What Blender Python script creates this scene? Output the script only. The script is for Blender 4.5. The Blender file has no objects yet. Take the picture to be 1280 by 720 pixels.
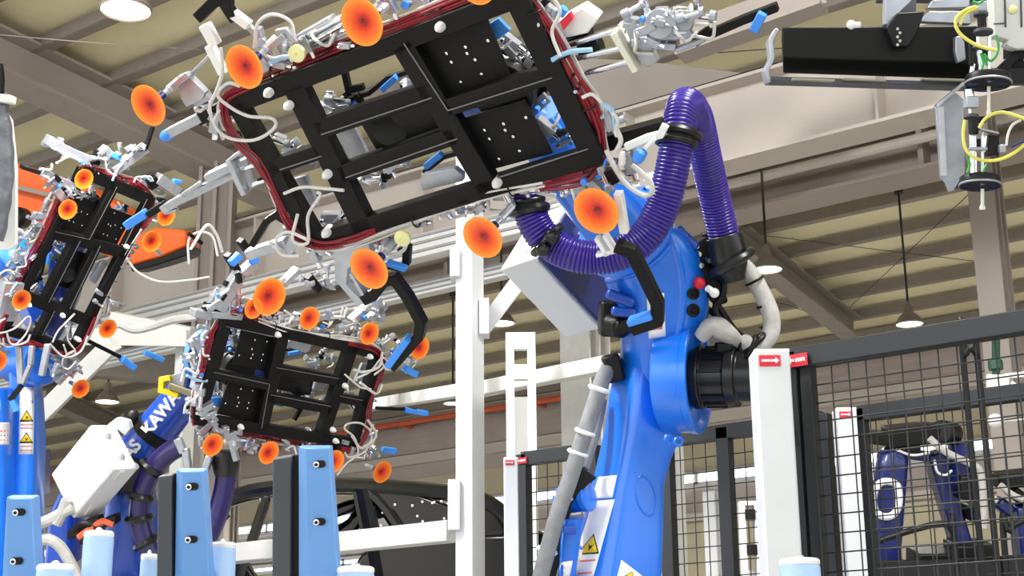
import bpy, math, random
from mathutils import Vector as V, Matrix

random.seed(7)
scene = bpy.context.scene
COL = scene.collection
F = 1900.0
CX, CY = 640.0, 360.0
CAM = V((0, 0, 1.3))

# ---- camera orientation from the vanishing points of the hall -----------
def _cam_dir(px, py):
    return V(((px - CX) / F, -(py - CY) / F, -1.0))
up_c = -V(((575 - CX) / F, -(-6325 - CY) / F, -1.0))
up_c = V((-0.0342, 3.518, -1.0)).normalized()
Yc = _cam_dir(-1950, 900)
Yc = (Yc - up_c * Yc.dot(up_c)).normalized()
Xc = Yc.cross(up_c).normalized()
# world axes expressed in camera space are Xc, Yc, up_c
R = Matrix((Xc, Yc, up_c))          # camera -> world
cam_data = bpy.data.cameras.new('camera')
cam_data.sensor_width = 36.0
cam_data.lens = 36.0 * F / 1280.0
cam_data.clip_end = 300
cam = bpy.data.objects.new('camera', cam_data)
COL.objects.link(cam)
cam.matrix_world = Matrix.Translation(CAM) @ R.to_4x4()
scene.camera = cam
FWD = R @ V((0, 0, -1))
RIGHT = R @ V((1, 0, 0))
UPV = R @ V((0, 1, 0))
Z = V((0, 0, 1)); X = V((1, 0, 0)); Y = V((0, 1, 0))

def ray(px, py):
    return R @ _cam_dir(px, py)
def P(px, py, d):
    return CAM + ray(px, py) * d
def depth(p):
    return (p - CAM).dot(FWD)
def S(n, d):
    return n * d / F
def pix(p):
    q = R.transposed() @ (p - CAM)
    return (CX + F * q.x / -q.z, CY - F * q.y / -q.z)

class Plane:
    def __init__(s, o, n):
        s.o = o; s.n = n.normalized()
    def at(s, px, py, h=0.0):
        r = ray(px, py)
        t = (s.o + s.n * h - CAM).dot(s.n) / r.dot(s.n)
        return CAM + r * t

def lin(c):
    return tuple(((x / 12.92) if x <= 0.04045 else ((x + 0.055) / 1.055) ** 2.4) for x in c)

# ---- materials -----------------------------------------------------------
MATS = {}
def mat(name, rgb, rough=0.5, metal=0.0, var=0.06, scale=9.0, coat=0.0, bump=0.0, emit=0.0, spec=0.5):
    if name in MATS: return MATS[name]
    m = bpy.data.materials.new(name); m.use_nodes = True
    nt = m.node_tree; b = nt.nodes['Principled BSDF']
    c = lin([x / 255.0 for x in rgb])
    tc = nt.nodes.new('ShaderNodeTexCoord')
    no = nt.nodes.new('ShaderNodeTexNoise'); no.inputs['Scale'].default_value = scale; no.inputs['Detail'].default_value = 5
    nt.links.new(tc.outputs['Object'], no.inputs['Vector'])
    rp = nt.nodes.new('ShaderNodeValToRGB')
    rp.color_ramp.elements[0].position = 0.3; rp.color_ramp.elements[1].position = 0.7
    rp.color_ramp.elements[0].color = tuple(x * (1 - var) for x in c) + (1,)
    rp.color_ramp.elements[1].color = tuple(min(1, x * (1 + var)) for x in c) + (1,)
    nt.links.new(no.outputs['Fac'], rp.inputs['Fac'])
    nt.links.new(rp.outputs['Color'], b.inputs['Base Color'])
    b.inputs['Roughness'].default_value = rough
    b.inputs['Metallic'].default_value = metal
    b.inputs['Specular IOR Level'].default_value = spec
    if coat:
        b.inputs['Coat Weight'].default_value = coat; b.inputs['Coat Roughness'].default_value = 0.12
    if bump:
        bp = nt.nodes.new('ShaderNodeBump'); bp.inputs['Strength'].default_value = bump; bp.inputs['Distance'].default_value = 0.01
        nt.links.new(no.outputs['Fac'], bp.inputs['Height']); nt.links.new(bp.outputs['Normal'], b.inputs['Normal'])
    if emit:
        nt.links.new(rp.outputs['Color'], b.inputs['Emission Color']); b.inputs['Emission Strength'].default_value = emit
    MATS[name] = m
    return m

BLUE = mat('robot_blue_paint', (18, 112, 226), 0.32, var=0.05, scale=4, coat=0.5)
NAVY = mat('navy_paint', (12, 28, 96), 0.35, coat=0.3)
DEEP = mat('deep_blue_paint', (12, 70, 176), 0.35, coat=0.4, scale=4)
LBLUE = mat('light_blue_paint', (96, 146, 206), 0.4, var=0.04)
PADBLUE = mat('blue_rubber_pad', (60, 140, 235), 0.55)
BLACK = mat('black_paint', (10, 10, 11), 0.45, var=0.2, spec=0.3)
FRAMEBLK = mat('black_coated_steel', (14, 13, 13), 0.5, var=0.15, scale=14, spec=0.22)
RUBBER = mat('black_rubber', (18, 18, 20), 0.3, var=0.2)
DGREY = mat('dark_grey_plate', (62, 66, 72), 0.5)
ALU = mat('brushed_aluminium', (205, 207, 212), 0.33, metal=0.75, var=0.08, scale=30)
CHROME = mat('chrome', (225, 227, 232), 0.14, metal=1.0, var=0.03)
SILVER = mat('cast_aluminium', (168, 172, 180), 0.38, metal=0.6, var=0.12, scale=25)
WHITE = mat('white_powder_coat', (208, 210, 212), 0.42, var=0.02)
WPLAST = mat('white_plastic', (228, 228, 226), 0.45, var=0.04)
GREYW = mat('light_grey_paint', (206, 206, 202), 0.45, var=0.03)
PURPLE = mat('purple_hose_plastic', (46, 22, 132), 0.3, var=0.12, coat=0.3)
REDCAB = mat('red_cable', (126, 18, 34), 0.42, var=0.25, scale=40)
WCAB = mat('white_tube', (204, 202, 198), 0.4)
PALEBLUE = mat('pale_blue_tube', (150, 190, 220), 0.4)
YELCAB = mat('yellow_tube', (214, 208, 92), 0.4)
GRNCAB = mat('green_tube', (50, 150, 60), 0.4)
ORANGE = mat('orange_crane_paint', (232, 96, 18), 0.5, var=0.06)
CREAMROOF = mat('cream_roof_sheet', (230, 222, 184), 0.75, var=0.05, scale=1.2)
PURLIN = mat('grey_steel_purlin', (138, 130, 121), 0.6, var=0.06)
STEEL = mat('grey_painted_steel', (158, 148, 140), 0.55, var=0.05, scale=2)
GIRDER = mat('pale_girder_paint', (192, 183, 173), 0.55, var=0.03, scale=2)
WALLM = mat('mauve_wall_sheet', (176, 164, 158), 0.7, var=0.05, scale=3)
KHAKI = mat('khaki_wall_panel', (188, 178, 150), 0.7, var=0.05, scale=2)
CONC = mat('concrete_floor', (205, 203, 198), 0.55, var=0.08, scale=2)
FENCE = mat('dark_fence_paint', (23, 27, 31), 0.45, var=0.1)
WIRE = mat('fence_wire', (22, 23, 24), 0.45)
CARBLK = mat('black_car_body_paint', (7, 8, 8), 0.2, var=0.2, coat=0.6)
TAPE = mat('grey_wrapped_sleeve', (176, 174, 170), 0.6, var=0.12, scale=25, bump=0.6)
TAPED = mat('dark_grey_sleeve', (128, 130, 134), 0.6, var=0.12, scale=25, bump=0.5)
FOIL = mat('grey_foil_wrap', (112, 116, 122), 0.32, metal=0.3, var=0.25, scale=22, bump=0.8)
YELLOW = mat('yellow_label', (240, 200, 20), 0.5, var=0.02)
RED = mat('red_label', (212, 30, 52), 0.5, var=0.03)
PALEY = mat('pale_yellow_plastic', (224, 222, 160), 0.45)
LABEL = mat('white_label', (240, 240, 238), 0.5, var=0.01)
PINKRED = mat('label_red_print', (226, 120, 120), 0.6, var=0.03)
REDPIPE = mat('orange_red_pipe_paint', (206, 92, 56), 0.5)
SHADE = mat('lamp_shade_metal', (120, 110, 98), 0.5)
CABLE = mat('dark_cable', (40, 38, 36), 0.5)
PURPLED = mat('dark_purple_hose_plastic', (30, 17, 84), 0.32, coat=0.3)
SLOTPL = mat('pale_grey_steel', (150, 147, 130), 0.5)
CYLBLUE = mat('pale_blue_paint', (160, 190, 226), 0.4, var=0.03)
CREAMPL = mat('cream_plate', (214, 211, 196), 0.45, var=0.03)
EDGE = mat('grey_edge_steel', (120, 120, 122), 0.4, metal=0.5)
LAMPGLOW = mat('lamp_glow', (255, 252, 244), 0.5, emit=7.0, var=0.0)
DAY = mat('daylight_window_pane', (236, 244, 250), 0.4, emit=2.6, var=0.02)
OLED = mat('khaki_steel', (120, 112, 84), 0.6)

def cup_material():
    m = bpy.data.materials.new('orange_silicone_cup'); m.use_nodes = True
    nt = m.node_tree; b = nt.nodes['Principled BSDF']
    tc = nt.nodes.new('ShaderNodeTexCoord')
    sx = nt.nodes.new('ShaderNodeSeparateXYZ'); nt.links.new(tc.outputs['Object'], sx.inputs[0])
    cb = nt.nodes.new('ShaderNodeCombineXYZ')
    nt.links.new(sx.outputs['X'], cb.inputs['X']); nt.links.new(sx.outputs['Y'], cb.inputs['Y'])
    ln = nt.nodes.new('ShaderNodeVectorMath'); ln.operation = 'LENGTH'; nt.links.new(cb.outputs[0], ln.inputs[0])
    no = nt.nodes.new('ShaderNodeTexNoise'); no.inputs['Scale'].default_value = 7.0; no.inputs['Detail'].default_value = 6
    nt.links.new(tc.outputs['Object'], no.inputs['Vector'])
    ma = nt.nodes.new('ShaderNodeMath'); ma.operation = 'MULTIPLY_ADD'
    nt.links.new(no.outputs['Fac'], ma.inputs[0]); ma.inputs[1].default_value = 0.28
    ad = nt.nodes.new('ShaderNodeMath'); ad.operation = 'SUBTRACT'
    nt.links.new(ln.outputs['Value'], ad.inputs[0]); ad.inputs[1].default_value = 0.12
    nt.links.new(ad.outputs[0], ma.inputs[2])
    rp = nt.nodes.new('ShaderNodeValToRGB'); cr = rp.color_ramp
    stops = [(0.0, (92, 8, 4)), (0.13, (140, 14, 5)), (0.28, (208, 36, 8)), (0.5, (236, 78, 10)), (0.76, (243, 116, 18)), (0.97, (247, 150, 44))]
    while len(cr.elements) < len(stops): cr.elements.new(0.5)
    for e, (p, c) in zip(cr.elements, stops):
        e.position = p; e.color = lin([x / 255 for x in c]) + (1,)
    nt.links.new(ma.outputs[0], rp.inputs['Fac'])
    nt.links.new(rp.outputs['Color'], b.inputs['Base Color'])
    b.inputs['Roughness'].default_value = 0.38
    b.inputs['Subsurface Weight'].default_value = 0.15
    b.inputs['Subsurface Radius'].default_value = (0.02, 0.008, 0.003)
    return m
CUP = cup_material()

# ---- mesh builder --------------------------------------------------------
ORG = {}
def frame_of(d):
    d = d.normalized()
    a = Z if abs(d.dot(Z)) < 0.95 else X
    u = d.cross(a).normalized(); v = u.cross(d).normalized()
    return u, v

def spline(pts, per=8, closed=False):
    pts = [V(p) for p in pts]
    n = len(pts); out = []
    if n < 3 and not closed:
        return [pts[0].lerp(pts[-1], i / per) for i in range(per + 1)]
    seg = n if closed else n - 1
    for i in range(seg):
        if closed:
            p0, p1, p2, p3 = pts[(i - 1) % n], pts[i], pts[(i + 1) % n], pts[(i + 2) % n]
        else:
            p1, p2 = pts[i], pts[i + 1]
            p0 = pts[i - 1] if i else p1 * 2 - p2
            p3 = pts[i + 2] if i + 2 < n else p2 * 2 - p1
        for k in range(per):
            t = k / per
            out.append(0.5 * ((2 * p1) + (p2 - p0) * t + (2 * p0 - 5 * p1 + 4 * p2 - p3) * t * t + (3 * p1 - p0 - 3 * p2 + p3) * t ** 3))
    if not closed: out.append(pts[-1])
    return out

class MB:
    def __init__(s):
        s.v = []; s.f = []; s.m = []; s.cur = 0; s.marks = []
    def mark(s, name=None):
        s.marks.append((len(s.v), len(s.f), name)); return s
    def add(s, verts, faces):
        b = len(s.v)
        if not getattr(s, 'manual', False): s.marks.append((b, len(s.f), None))
        s.v += [V(p) for p in verts]
        for f in faces:
            s.f.append([b + i for i in f]); s.m.append(s.cur)
        return s
    def box8(s, a, b):                       # a, b: two matching quads
        return s.add(list(a) + list(b), [(3, 2, 1, 0), (4, 5, 6, 7), (0, 1, 5, 4), (1, 2, 6, 5), (2, 3, 7, 6), (3, 0, 4, 7)])
    def bar(s, p0, p1, w, h, up=None, ext=0.0):   # w along dir x up, h along up
        p0 = V(p0); p1 = V(p1); d = (p1 - p0).normalized()
        p0 = p0 - d * ext; p1 = p1 + d * ext
        if up is None: up = Z if abs(d.z) < 0.95 else X
        sd = d.cross(up).normalized() * (w / 2); u = sd.cross(d).normalized() * (h / 2)
        q = [sd + u, sd - u, -sd - u, -sd + u]
        return s.box8([p0 + k for k in q], [p1 + k for k in q])
    def box(s, c, ax, ay, az, sx, sy, sz):
        ax = ax.normalized() * sx / 2; ay = ay.normalized() * sy / 2; az = az.normalized() * sz / 2
        q = [ax + ay, ax * -1 + ay, ax * -1 - ay, ax - ay]
        return s.box8([c + k - az for k in q], [c + k + az for k in q])
    def loft(s, rings, caps=True, closed=False):
        n = len(rings[0]); b = len(s.v); fs = []
        vs = [p for r in rings for p in r]
        m = len(rings)
        for i in range(m if closed else m - 1):
            j = (i + 1) % m
            for k in range(n):
                l = (k + 1) % n
                fs.append((i * n + k, i * n + l, j * n + l, j * n + k))
        if caps and not closed:
            fs.append(tuple(range(n - 1, -1, -1))); fs.append(tuple((m - 1) * n + k for k in range(n)))
        return s.add(vs, fs)
    def ring(s, c, u, v, r, n=16):
        return [c + (u * math.cos(2 * math.pi * k / n) + v * math.sin(2 * math.pi * k / n)) * r for k in range(n)]
    def cyl(s, p0, p1, r0, r1=None, n=16):
        p0 = V(p0); p1 = V(p1)
        u, v = frame_of(p1 - p0); r1 = r0 if r1 is None else r1
        return s.loft([s.ring(p0, u, v, r0, n), s.ring(p1, u, v, r1, n)])
    def lathe(s, c, axis, prof, n=24, closed=False):       # prof: (radius, height)
        axis = axis.normalized(); u, v = frame_of(axis)
        return s.loft([s.ring(c + axis * h, u, v, max(r, 1e-4), n) for r, h in prof], closed=closed)
    def tube(s, pts, r, n=8, per=8, smooth=True, rf=None, closed=False):
        q = spline(pts, per, closed) if smooth else [V(p) for p in pts]
        T = []
        for i in range(len(q)):
            a = q[i - 1] if (i or closed) else q[0]; b2 = q[(i + 1) % len(q)] if (i + 1 < len(q) or closed) else q[-1]
            T.append((b2 - a).normalized())
        u, v = frame_of(T[0]); rings = []; L = 0
        for i, p in enumerate(q):
            t = T[i]; u = (u - t * u.dot(t)).normalized(); v = t.cross(u)
            if i: L += (p - q[i - 1]).length
            rr = rf(L, i / (len(q) - 1)) if rf else r
            rings.append([p + (u * math.cos(2 * math.pi * k / n) + v * math.sin(2 * math.pi * k / n)) * rr for k in range(n)])
        return s.loft(rings, closed=closed)
    def torus(s, c, axis, R0, r, n=28, m=8):
        u, v = frame_of(axis); a = axis.normalized()
        rings = []
        for i in range(n):
            d = u * math.cos(2 * math.pi * i / n) + v * math.sin(2 * math.pi * i / n)
            rings.append([c + d * (R0 + r * math.cos(2 * math.pi * k / m)) + a * (r * math.sin(2 * math.pi * k / m)) for k in range(m)])
        return s.loft(rings, closed=True)
    def sphere(s, c, r, n=14, sq=1.0, axis=None):
        axis = axis or Z
        k = 8
        return s.lathe(c, axis, [(r * math.sin(math.pi * i / k), -r * sq * math.cos(math.pi * i / k)) for i in range(k + 1)], n)
    def prism(s, pts, vec):                  # simple polygon extruded along vec
        n = len(pts)
        return s.add([V(p) for p in pts] + [V(p) + vec for p in pts],
                     [tuple(range(n - 1, -1, -1)), tuple(range(n, 2 * n))] + [(i, (i + 1) % n, n + (i + 1) % n, n + i) for i in range(n)])
    def poly_bar(s, pts, w, h, n_dir):       # bent flat bar following pts, mitred, h along n_dir
        pts = [V(p) for p in pts]; rings = []
        nd = n_dir.normalized()
        for i, p in enumerate(pts):
            a = (pts[i] - pts[i - 1]).normalized() if i else (pts[1] - pts[0]).normalized()
            b2 = (pts[i + 1] - pts[i]).normalized() if i + 1 < len(pts) else a
            t = (a + b2).normalized(); sd = t.cross(nd).normalized()
            k = 1 / max(0.35, abs(t.dot(a)))
            sd = sd * (w / 2 * k); hh = nd * (h / 2)
            rings.append([p + sd + hh, p + sd - hh, p - sd - hh, p - sd + hh])
        return s.loft(rings)
    def pieces(s, name, m, parent=None, label=None, **k):
        """every marked piece becomes a part of its own"""
        out = []; mk = s.marks + [(len(s.v), len(s.f), None)]
        for (v0, f0, nm), (v1, f1, _) in zip(mk[:-1], mk[1:]):
            if v1 == v0: continue
            q = MB(); q.v = s.v[v0:v1]; q.f = [[i - v0 for i in f] for f in s.f[f0:f1]]; q.m = s.m[f0:f1]
            used = sorted(set(q.m)); ms = m if isinstance(m, (list, tuple)) else [m]
            q.m = [used.index(i) for i in q.m]
            o = q.build(nm or name, [ms[i] for i in used], parent, **k)
            if label: o['label'] = label
            out.append(o)
        return out
    def build(s, name, m, parent=None, bevel=0.0, seg=2, angle=35, flat=False, sub=0):
        me = bpy.data.meshes.new(name)
        org = Matrix.Identity(4)
        if parent is not None: org = ORG[parent.name]
        inv = org.inverted()
        me.from_pydata([inv @ p for p in s.v], [], s.f)
        ms = m if isinstance(m, (list, tuple)) else [m]
        for k in ms: me.materials.append(k)
        if len(ms) > 1: me.polygons.foreach_set('material_index', s.m)
        # consistent outward normals
        import bmesh
        bm = bmesh.new(); bm.from_mesh(me); bmesh.ops.recalc_face_normals(bm, faces=bm.faces); bm.to_mesh(me); bm.free()
        if not flat:
            me.shade_smooth(); me.set_sharp_from_angle(angle=math.radians(angle))
        o = bpy.data.objects.new(name, me); COL.objects.link(o)
        if parent is not None: o.parent = parent
        ORG[o.name] = org
        if bevel:
            md = o.modifiers.new('bevel', 'BEVEL'); md.width = bevel; md.segments = seg; md.limit_method = 'ANGLE'; md.angle_limit = math.radians(40)
        if sub:
            md = o.modifiers.new('sub', 'SUBSURF'); md.levels = sub; md.render_levels = sub
        return o

def tag(o, label=None, cat=None, group=None, kind=None):
    if label: o['label'] = label
    if cat: o['category'] = cat
    if group: o['group'] = group
    if kind: o['kind'] = kind
    return o
def thing(name, label, cat, loc, group=None, mtx=None):
    o = bpy.data.objects.new(name, None); COL.objects.link(o); o.location = loc
    o.empty_display_size = 0.1
    ORG[o.name] = Matrix.Translation(V(loc)) if mtx is None else mtx
    if mtx is not None: o.matrix_world = mtx
    return tag(o, label, cat, group)
def struct(mb, name, m, **k):
    return tag(mb.build(name, m, **k), kind='structure')
def lbl(o, text):
    o['label'] = text; return o

def text_mesh(name, body, size, m, origin, ux, uy, parent=None, depth_m=0.002, bold=0.0, align='CENTER'):
    cu = bpy.data.curves.new(name, 'FONT'); cu.body = body; cu.size = size; cu.extrude = depth_m; cu.offset = bold
    cu.align_x = align; cu.align_y = 'CENTER'
    tmp = bpy.data.objects.new(name + '_tmp', cu); COL.objects.link(tmp)
    bpy.context.view_layer.update()
    me = bpy.data.meshes.new_from_object(tmp)
    bpy.data.objects.remove(tmp)
    ux = ux.normalized(); uz = ux.cross(uy).normalized(); uy = uz.cross(ux)
    mt = Matrix((ux, uy, uz)).transposed().to_4x4(); mt.translation = origin
    me.transform(mt)
    org = ORG[parent.name] if parent else Matrix.Identity(4)
    me.transform(org.inverted())
    me.materials.clear(); me.materials.append(m)
    o = bpy.data.objects.new(name, me); COL.objects.link(o)
    if parent: o.parent = parent
    ORG[o.name] = org
    return o

from mathutils.bvhtree import BVHTree
def decal(name, quad, mb, m, parent, nu=4, nv=8, off=0.003, th=0.002):
    """thin sheet glued on a surface: quad = 4 pixel corners TL TR BR BL"""
    bv = BVHTree.FromPolygons(mb.v, mb.f)
    top = []; d0 = None
    for j in range(nv + 1):
        for i in range(nu + 1):
            u, w = i / nu, j / nv
            a = [quad[0][k] * (1 - u) + quad[1][k] * u for k in (0, 1)]
            c = [quad[3][k] * (1 - u) + quad[2][k] * u for k in (0, 1)]
            r = ray(a[0] * (1 - w) + c[0] * w, a[1] * (1 - w) + c[1] * w)
            hit = bv.ray_cast(CAM, r.normalized())
            if hit[0] is None: top.append((None, r)); continue
            d0 = depth(hit[0]); top.append((hit[0], r))
    pts = [(h if h is not None else CAM + r * d0) - r.normalized() * off for h, r in top]
    b = MB(); n = nu + 1
    fs = [(j * n + i, j * n + i + 1, (j + 1) * n + i + 1, (j + 1) * n + i) for j in range(nv) for i in range(nu)]
    b.add(pts, fs)
    o = b.build(name, m, parent)
    md = o.modifiers.new('thick', 'SOLIDIFY'); md.thickness = th
    return o
def copy_tree(o, parent=None):
    c = o.copy(); COL.objects.link(c)
    if parent is not None:
        c.parent = parent; c.matrix_parent_inverse = o.matrix_parent_inverse.copy()
    ORG[c.name] = ORG.get(o.name)
    for ch in list(o.children): copy_tree(ch, c)
    return c
def trihedral(K, a, b, c, d):
    """box seen at its nearest corner K; a b c neighbouring corners in pixels -> origin and three edge vectors"""
    av, bv, cv = [V((q[0] - K[0], q[1] - K[1])) for q in (a, b, c)]
    ab, ac, bc = -av.dot(bv), -av.dot(cv), -bv.dot(cv)
    ta = math.sqrt(abs(ab * ac / bc)); tb = ab / ta; tc = ac / ta
    k = P(K[0], K[1], d)
    out = []
    for q, t in ((a, ta), (b, tb), (c, tc)):
        out.append(P(q[0], q[1], d + t * d / F) - k)
    return k, out
# =========================== THE HALL ====================================
roof_pt = P(1060, 405, 22.0)
D_raf = ray(2146, 1150).normalized()
n_roof = Y.cross(D_raf).normalized()
if n_roof.z < 0: n_roof = -n_roof
D_raf = (D_raf - Y * D_raf.dot(Y)).normalized()
ROOF = Plane(roof_pt, n_roof)
print('roof slope', D_raf, 'pt', roof_pt, 'at(100,60)', ROOF.at(100, 60), depth(ROOF.at(100, 60)))
XW = P(1000, 428, 22.0).x + 1.2
WALL = Plane(V((XW, 0, 0)), X)
zr = lambda x: roof_pt.z - (x - roof_pt.x) * (n_roof.x / n_roof.z)      # roof height over x
Y0, Y1, XB = -20.0, 60.0, -8.0
b = MB(); b.add([(XB, Y0, 0), (XW + .3, Y0, 0), (XW + .3, Y1, 0), (XB, Y1, 0)], [(0, 1, 2, 3)])
b = MB(); b.box8([V((XB, Y0, -.2)), V((XW + .4, Y0, -.2)), V((XW + .4, Y1, -.2)), V((XB, Y1, -.2))],
                 [V((XB, Y0, 0)), V((XW + .4, Y0, 0)), V((XW + .4, Y1, 0)), V((XB, Y1, 0))])
struct(b, 'floor', CONC)
b = MB(); xs = [-12.0, XW + .6]
b.box8([V((xs[0], Y0, zr(xs[0]) + .06)), V((xs[1], Y0, zr(xs[1]) + .06)), V((xs[1], Y1, zr(xs[1]) + .06)), V((xs[0], Y1, zr(xs[0]) + .06))],
       [V((xs[0], Y0, zr(xs[0]) + .16)), V((xs[1], Y0, zr(xs[1]) + .16)), V((xs[1], Y1, zr(xs[1]) + .16)), V((xs[0], Y1, zr(xs[0]) + .16))])
struct(b, 'ceiling', CREAMROOF)

# purlins, all running along the hall
SP = 0.86
nx = 0
x = XW - 0.4
while x > -11:
    nx += 1
    b = MB()
    c0 = V((x, Y0, zr(x) - .04)); c1 = V((x, Y1, zr(x) - .04))
    b.bar(c0, c1, 0.06, 0.13, Z)
    b.bar(c0 + V((.04, 0, -.06)), c1 + V((.04, 0, -.06)), 0.12, 0.02, Z)
    struct(b, 'trim_%d' % nx, PURLIN)
    x -= SP
# rafters
def rafter(pa, pb, w, h, m=STEEL, d=None, ext=0):
    global nx
    nx += 1
    a, c = (ROOF.at(pa[0], pa[1], -.30), ROOF.at(pb[0], pb[1], -.30))
    dr = (c - a).normalized(); a -= dr * ext; c += dr * ext
    b = MB()
    up = n_roof
    b.bar(a, c, 0.03, h, up); b.bar(a + up * h / 2, c + up * h / 2, w, .03, up); b.bar(a - up * h / 2, c - up * h / 2, w, .03, up)
    return struct(b, 'trim_%d' % nx, m)
rafter((-60, 42), (262, 196), .42, .42, ext=1.0)
rc = ROOF.at(274, 208, -.45)
b = MB(); b.bar(V((rc.x, rc.y, 0)), rc, .04, .36, FWD); b.bar(V((rc.x, rc.y, 0)) + RIGHT * .17, rc + RIGHT * .17, .04, .3, FWD); b.bar(V((rc.x, rc.y, 0)) - RIGHT * .17, rc - RIGHT * .17, .04, .3, FWD)
b.bar(V((rc.x, rc.y, 0)) - FWD * .05, rc - FWD * .05, .30, .03, FWD)
struct(b, 'column_near_rafter', STEEL)
rafter((925, 300), (1066, 412), .26, .30, m=PURLIN)
rafter((58, 494), (150, 534), .3, .3, m=PURLIN)

# far wall: sheet wall with khaki panels, girts and strip windows
def wz(px, py):
    return WALL.at(px, py)
b = MB(); zt = zr(XW)
b.box8([V((XW, Y0, 0)), V((XW + .2, Y0, 0)), V((XW + .2, Y1, 0)), V((XW, Y1, 0))],
       [V((XW, Y0, zt)), V((XW + .2, Y0, zt)), V((XW + .2, Y1, zt)), V((XW, Y1, zt))])
struct(b, 'wall_far', WALLM)
def band(z0, z1, th, m, off=0.0, ribs=0):
    global nx
    nx += 1
    b = MB()
    b.box8([V((XW - off - th, Y0, z0)), V((XW - off, Y0, z0)), V((XW - off, Y1, z0)), V((XW - off - th, Y1, z0))],
           [V((XW - off - th, Y0, z1)), V((XW - off, Y0, z1)), V((XW - off, Y1, z1)), V((XW - off - th, Y1, z1))])
    for k in range(ribs):
        zz = z0 + (z1 - z0) * (k + .5) / ribs
        b.bar(V((XW - off - th - .005, Y0, zz)), V((XW - off - th - .005, Y1, zz)), .02, (z1 - z0) / ribs * .5, Z)
    return struct(b, 'trim_%d' % nx, m)
zz = lambda y: wz(1060, y).z
print('wall z at', {y: round(zz(y), 2) for y in (430, 455, 490, 530, 566, 582, 620, 632, 703, 720)}, 'XW', XW)
band(zz(489), zz(446), .05, WALLM, ribs=4)
band(zz(506), zz(491), .10, GIRDER)
band(zz(567), zz(528), .03, KHAKI)
band(zz(569), zz(566), .10, STEEL)
band(zz(634), zz(624), .14, GIRDER)
band(zz(712), zz(636), .03, KHAKI)
# strip windows
def window(n, pyt, pyb, pxa, pxb, cell):
    z1, z0 = zz(pyt), zz(pyb)
    ya, yb = wz(pxb, pyt).y, wz(pxa, pyt).y
    fr = MB(); pn = MB()
    k = max(1, int(round((yb - ya) / cell)))
    pn.box(V((XW - .04, (ya + yb) / 2, (z0 + z1) / 2)), X, Y, Z, .02, yb - ya, z1 - z0)
    for i in range(k + 1):
        yy = ya + (yb - ya) * i / k
        fr.bar(V((XW - .06, yy, z0)), V((XW - .06, yy, z1)), .06, .06, X)
    for q in (z0, z1):
        fr.bar(V((XW - .06, ya, q)), V((XW - .06, yb, q)), .06, .06, Z)
    w = struct(fr, 'window_%d' % n, WHITE)
    pn.build('pane', DAY, w)
window(1, 569, 585, -700, 1400, 1.6)
window(2, 640, 650, -700, 600, 1.6)
# orange-red service pipe along the wall
nx += 1
b = MB(); pz = zz(450)
b.cyl(V((XW - .5, Y0, pz)), V((XW - .5, Y1, pz)), .05, n=10)
for k in range(-6, 18):
    b.bar(V((XW - .55, k * 3.0, pz)), V((XW, k * 3.0, pz)), .05, .05)
struct(b, 'trim_%d' % nx, REDPIPE)

# columns in front of the far wall
def column(px, w, off, name, m=STEEL, top=None):
    pl = Plane(V((XW - off, 0, 0)), X)
    p = pl.at(px, 500)
    zt = (zr(p.x) - .1) if top is None else top
    b = MB(); h = w
    base, tp = V((p.x, p.y, 0)), V((p.x, p.y, zt))
    b.bar(base, tp, w, .03, X); 
    b.bar(base + X * h / 2, tp + X * h / 2, w, .03, X); b.bar(base - X * h / 2, tp - X * h / 2, w, .03, X)
    b.bar(base + V((0, 0, .02)), base + V((0, 0, .06)), w * 1.5, w * 1.5, X)
    return struct(b, name, m)
column(1258, .25, 7.0, 'column_right')
column(733, .36, 8.2, 'column_middle', m=mat('pale_column_paint', (190, 188, 184), .5), top=5.2)
column(158, .22, 6.0, 'column_left', top=4.7)
column(294, .16, 6.0, 'column_rear')

column(762, .16, 1.0, 'column_wall')
column(885, .18, 3.0, 'column_pale', m=WHITE, top=4.2)

# crane runway girder: deep pale I-beam crossing the picture
GP = P(960, 150, 13.0)
GPL = Plane(V((GP.x, 0, 0)), X)
gz = lambda px, py: GPL.at(px, py).z
zt, zbm = gz(960, 97), gz(960, 196)
b = MB()
ya, yb = -10, 45
b.box8([V((GP.x, ya, zbm)), V((GP.x + .03, ya, zbm)), V((GP.x + .03, yb, zbm)), V((GP.x, yb, zbm))],
       [V((GP.x, ya, zt)), V((GP.x + .03, ya, zt)), V((GP.x + .03, yb, zt)), V((GP.x, yb, zt))])
for q in (zbm, zt):
    b.bar(V((GP.x, ya, q)), V((GP.x, yb, q)), .36, .03, Z)
for k in range(-3, 15):
    yy = GPL.at(1105, 130).y + k * 2.4
    b.bar(V((GP.x - .08, yy, zbm)), V((GP.x - .08, yy, zt)), .025, .16, X)
struct(b, 'beam_crane_runway', GIRDER)
nx += 1
# dark crane rail on the girder and the lower channel below it
b = MB(); b.bar(V((GP.x, ya, zt + .05)), V((GP.x, yb, zt + .05)), .08, .09, Z)
struct(b, 'trim_%d' % nx, BLACK)
GP2 = P(960, 250, 17.0); G2 = Plane(V((GP2.x, 0, 0)), X)
z2t, z2b = G2.at(960, 208).z, G2.at(960, 262).z
b = MB()
b.box8([V((GP2.x, ya, z2b)), V((GP2.x + .03, ya, z2b)), V((GP2.x + .03, yb, z2b)), V((GP2.x, yb, z2b))],
       [V((GP2.x, ya, z2t)), V((GP2.x + .03, ya, z2t)), V((GP2.x + .03, yb, z2t)), V((GP2.x, yb, z2t))])
b.bar(V((GP2.x, ya, z2b)), V((GP2.x, yb, z2b)), .5, .04, Z)
for k in range(-3, 15):
    yy = G2.at(1160, 200).y + k * 3.2
    b.bar(V((GP2.x - .1, yy, z2b)), V((GP2.x - .1, yy, z2t)), .06, .2, X)
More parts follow.
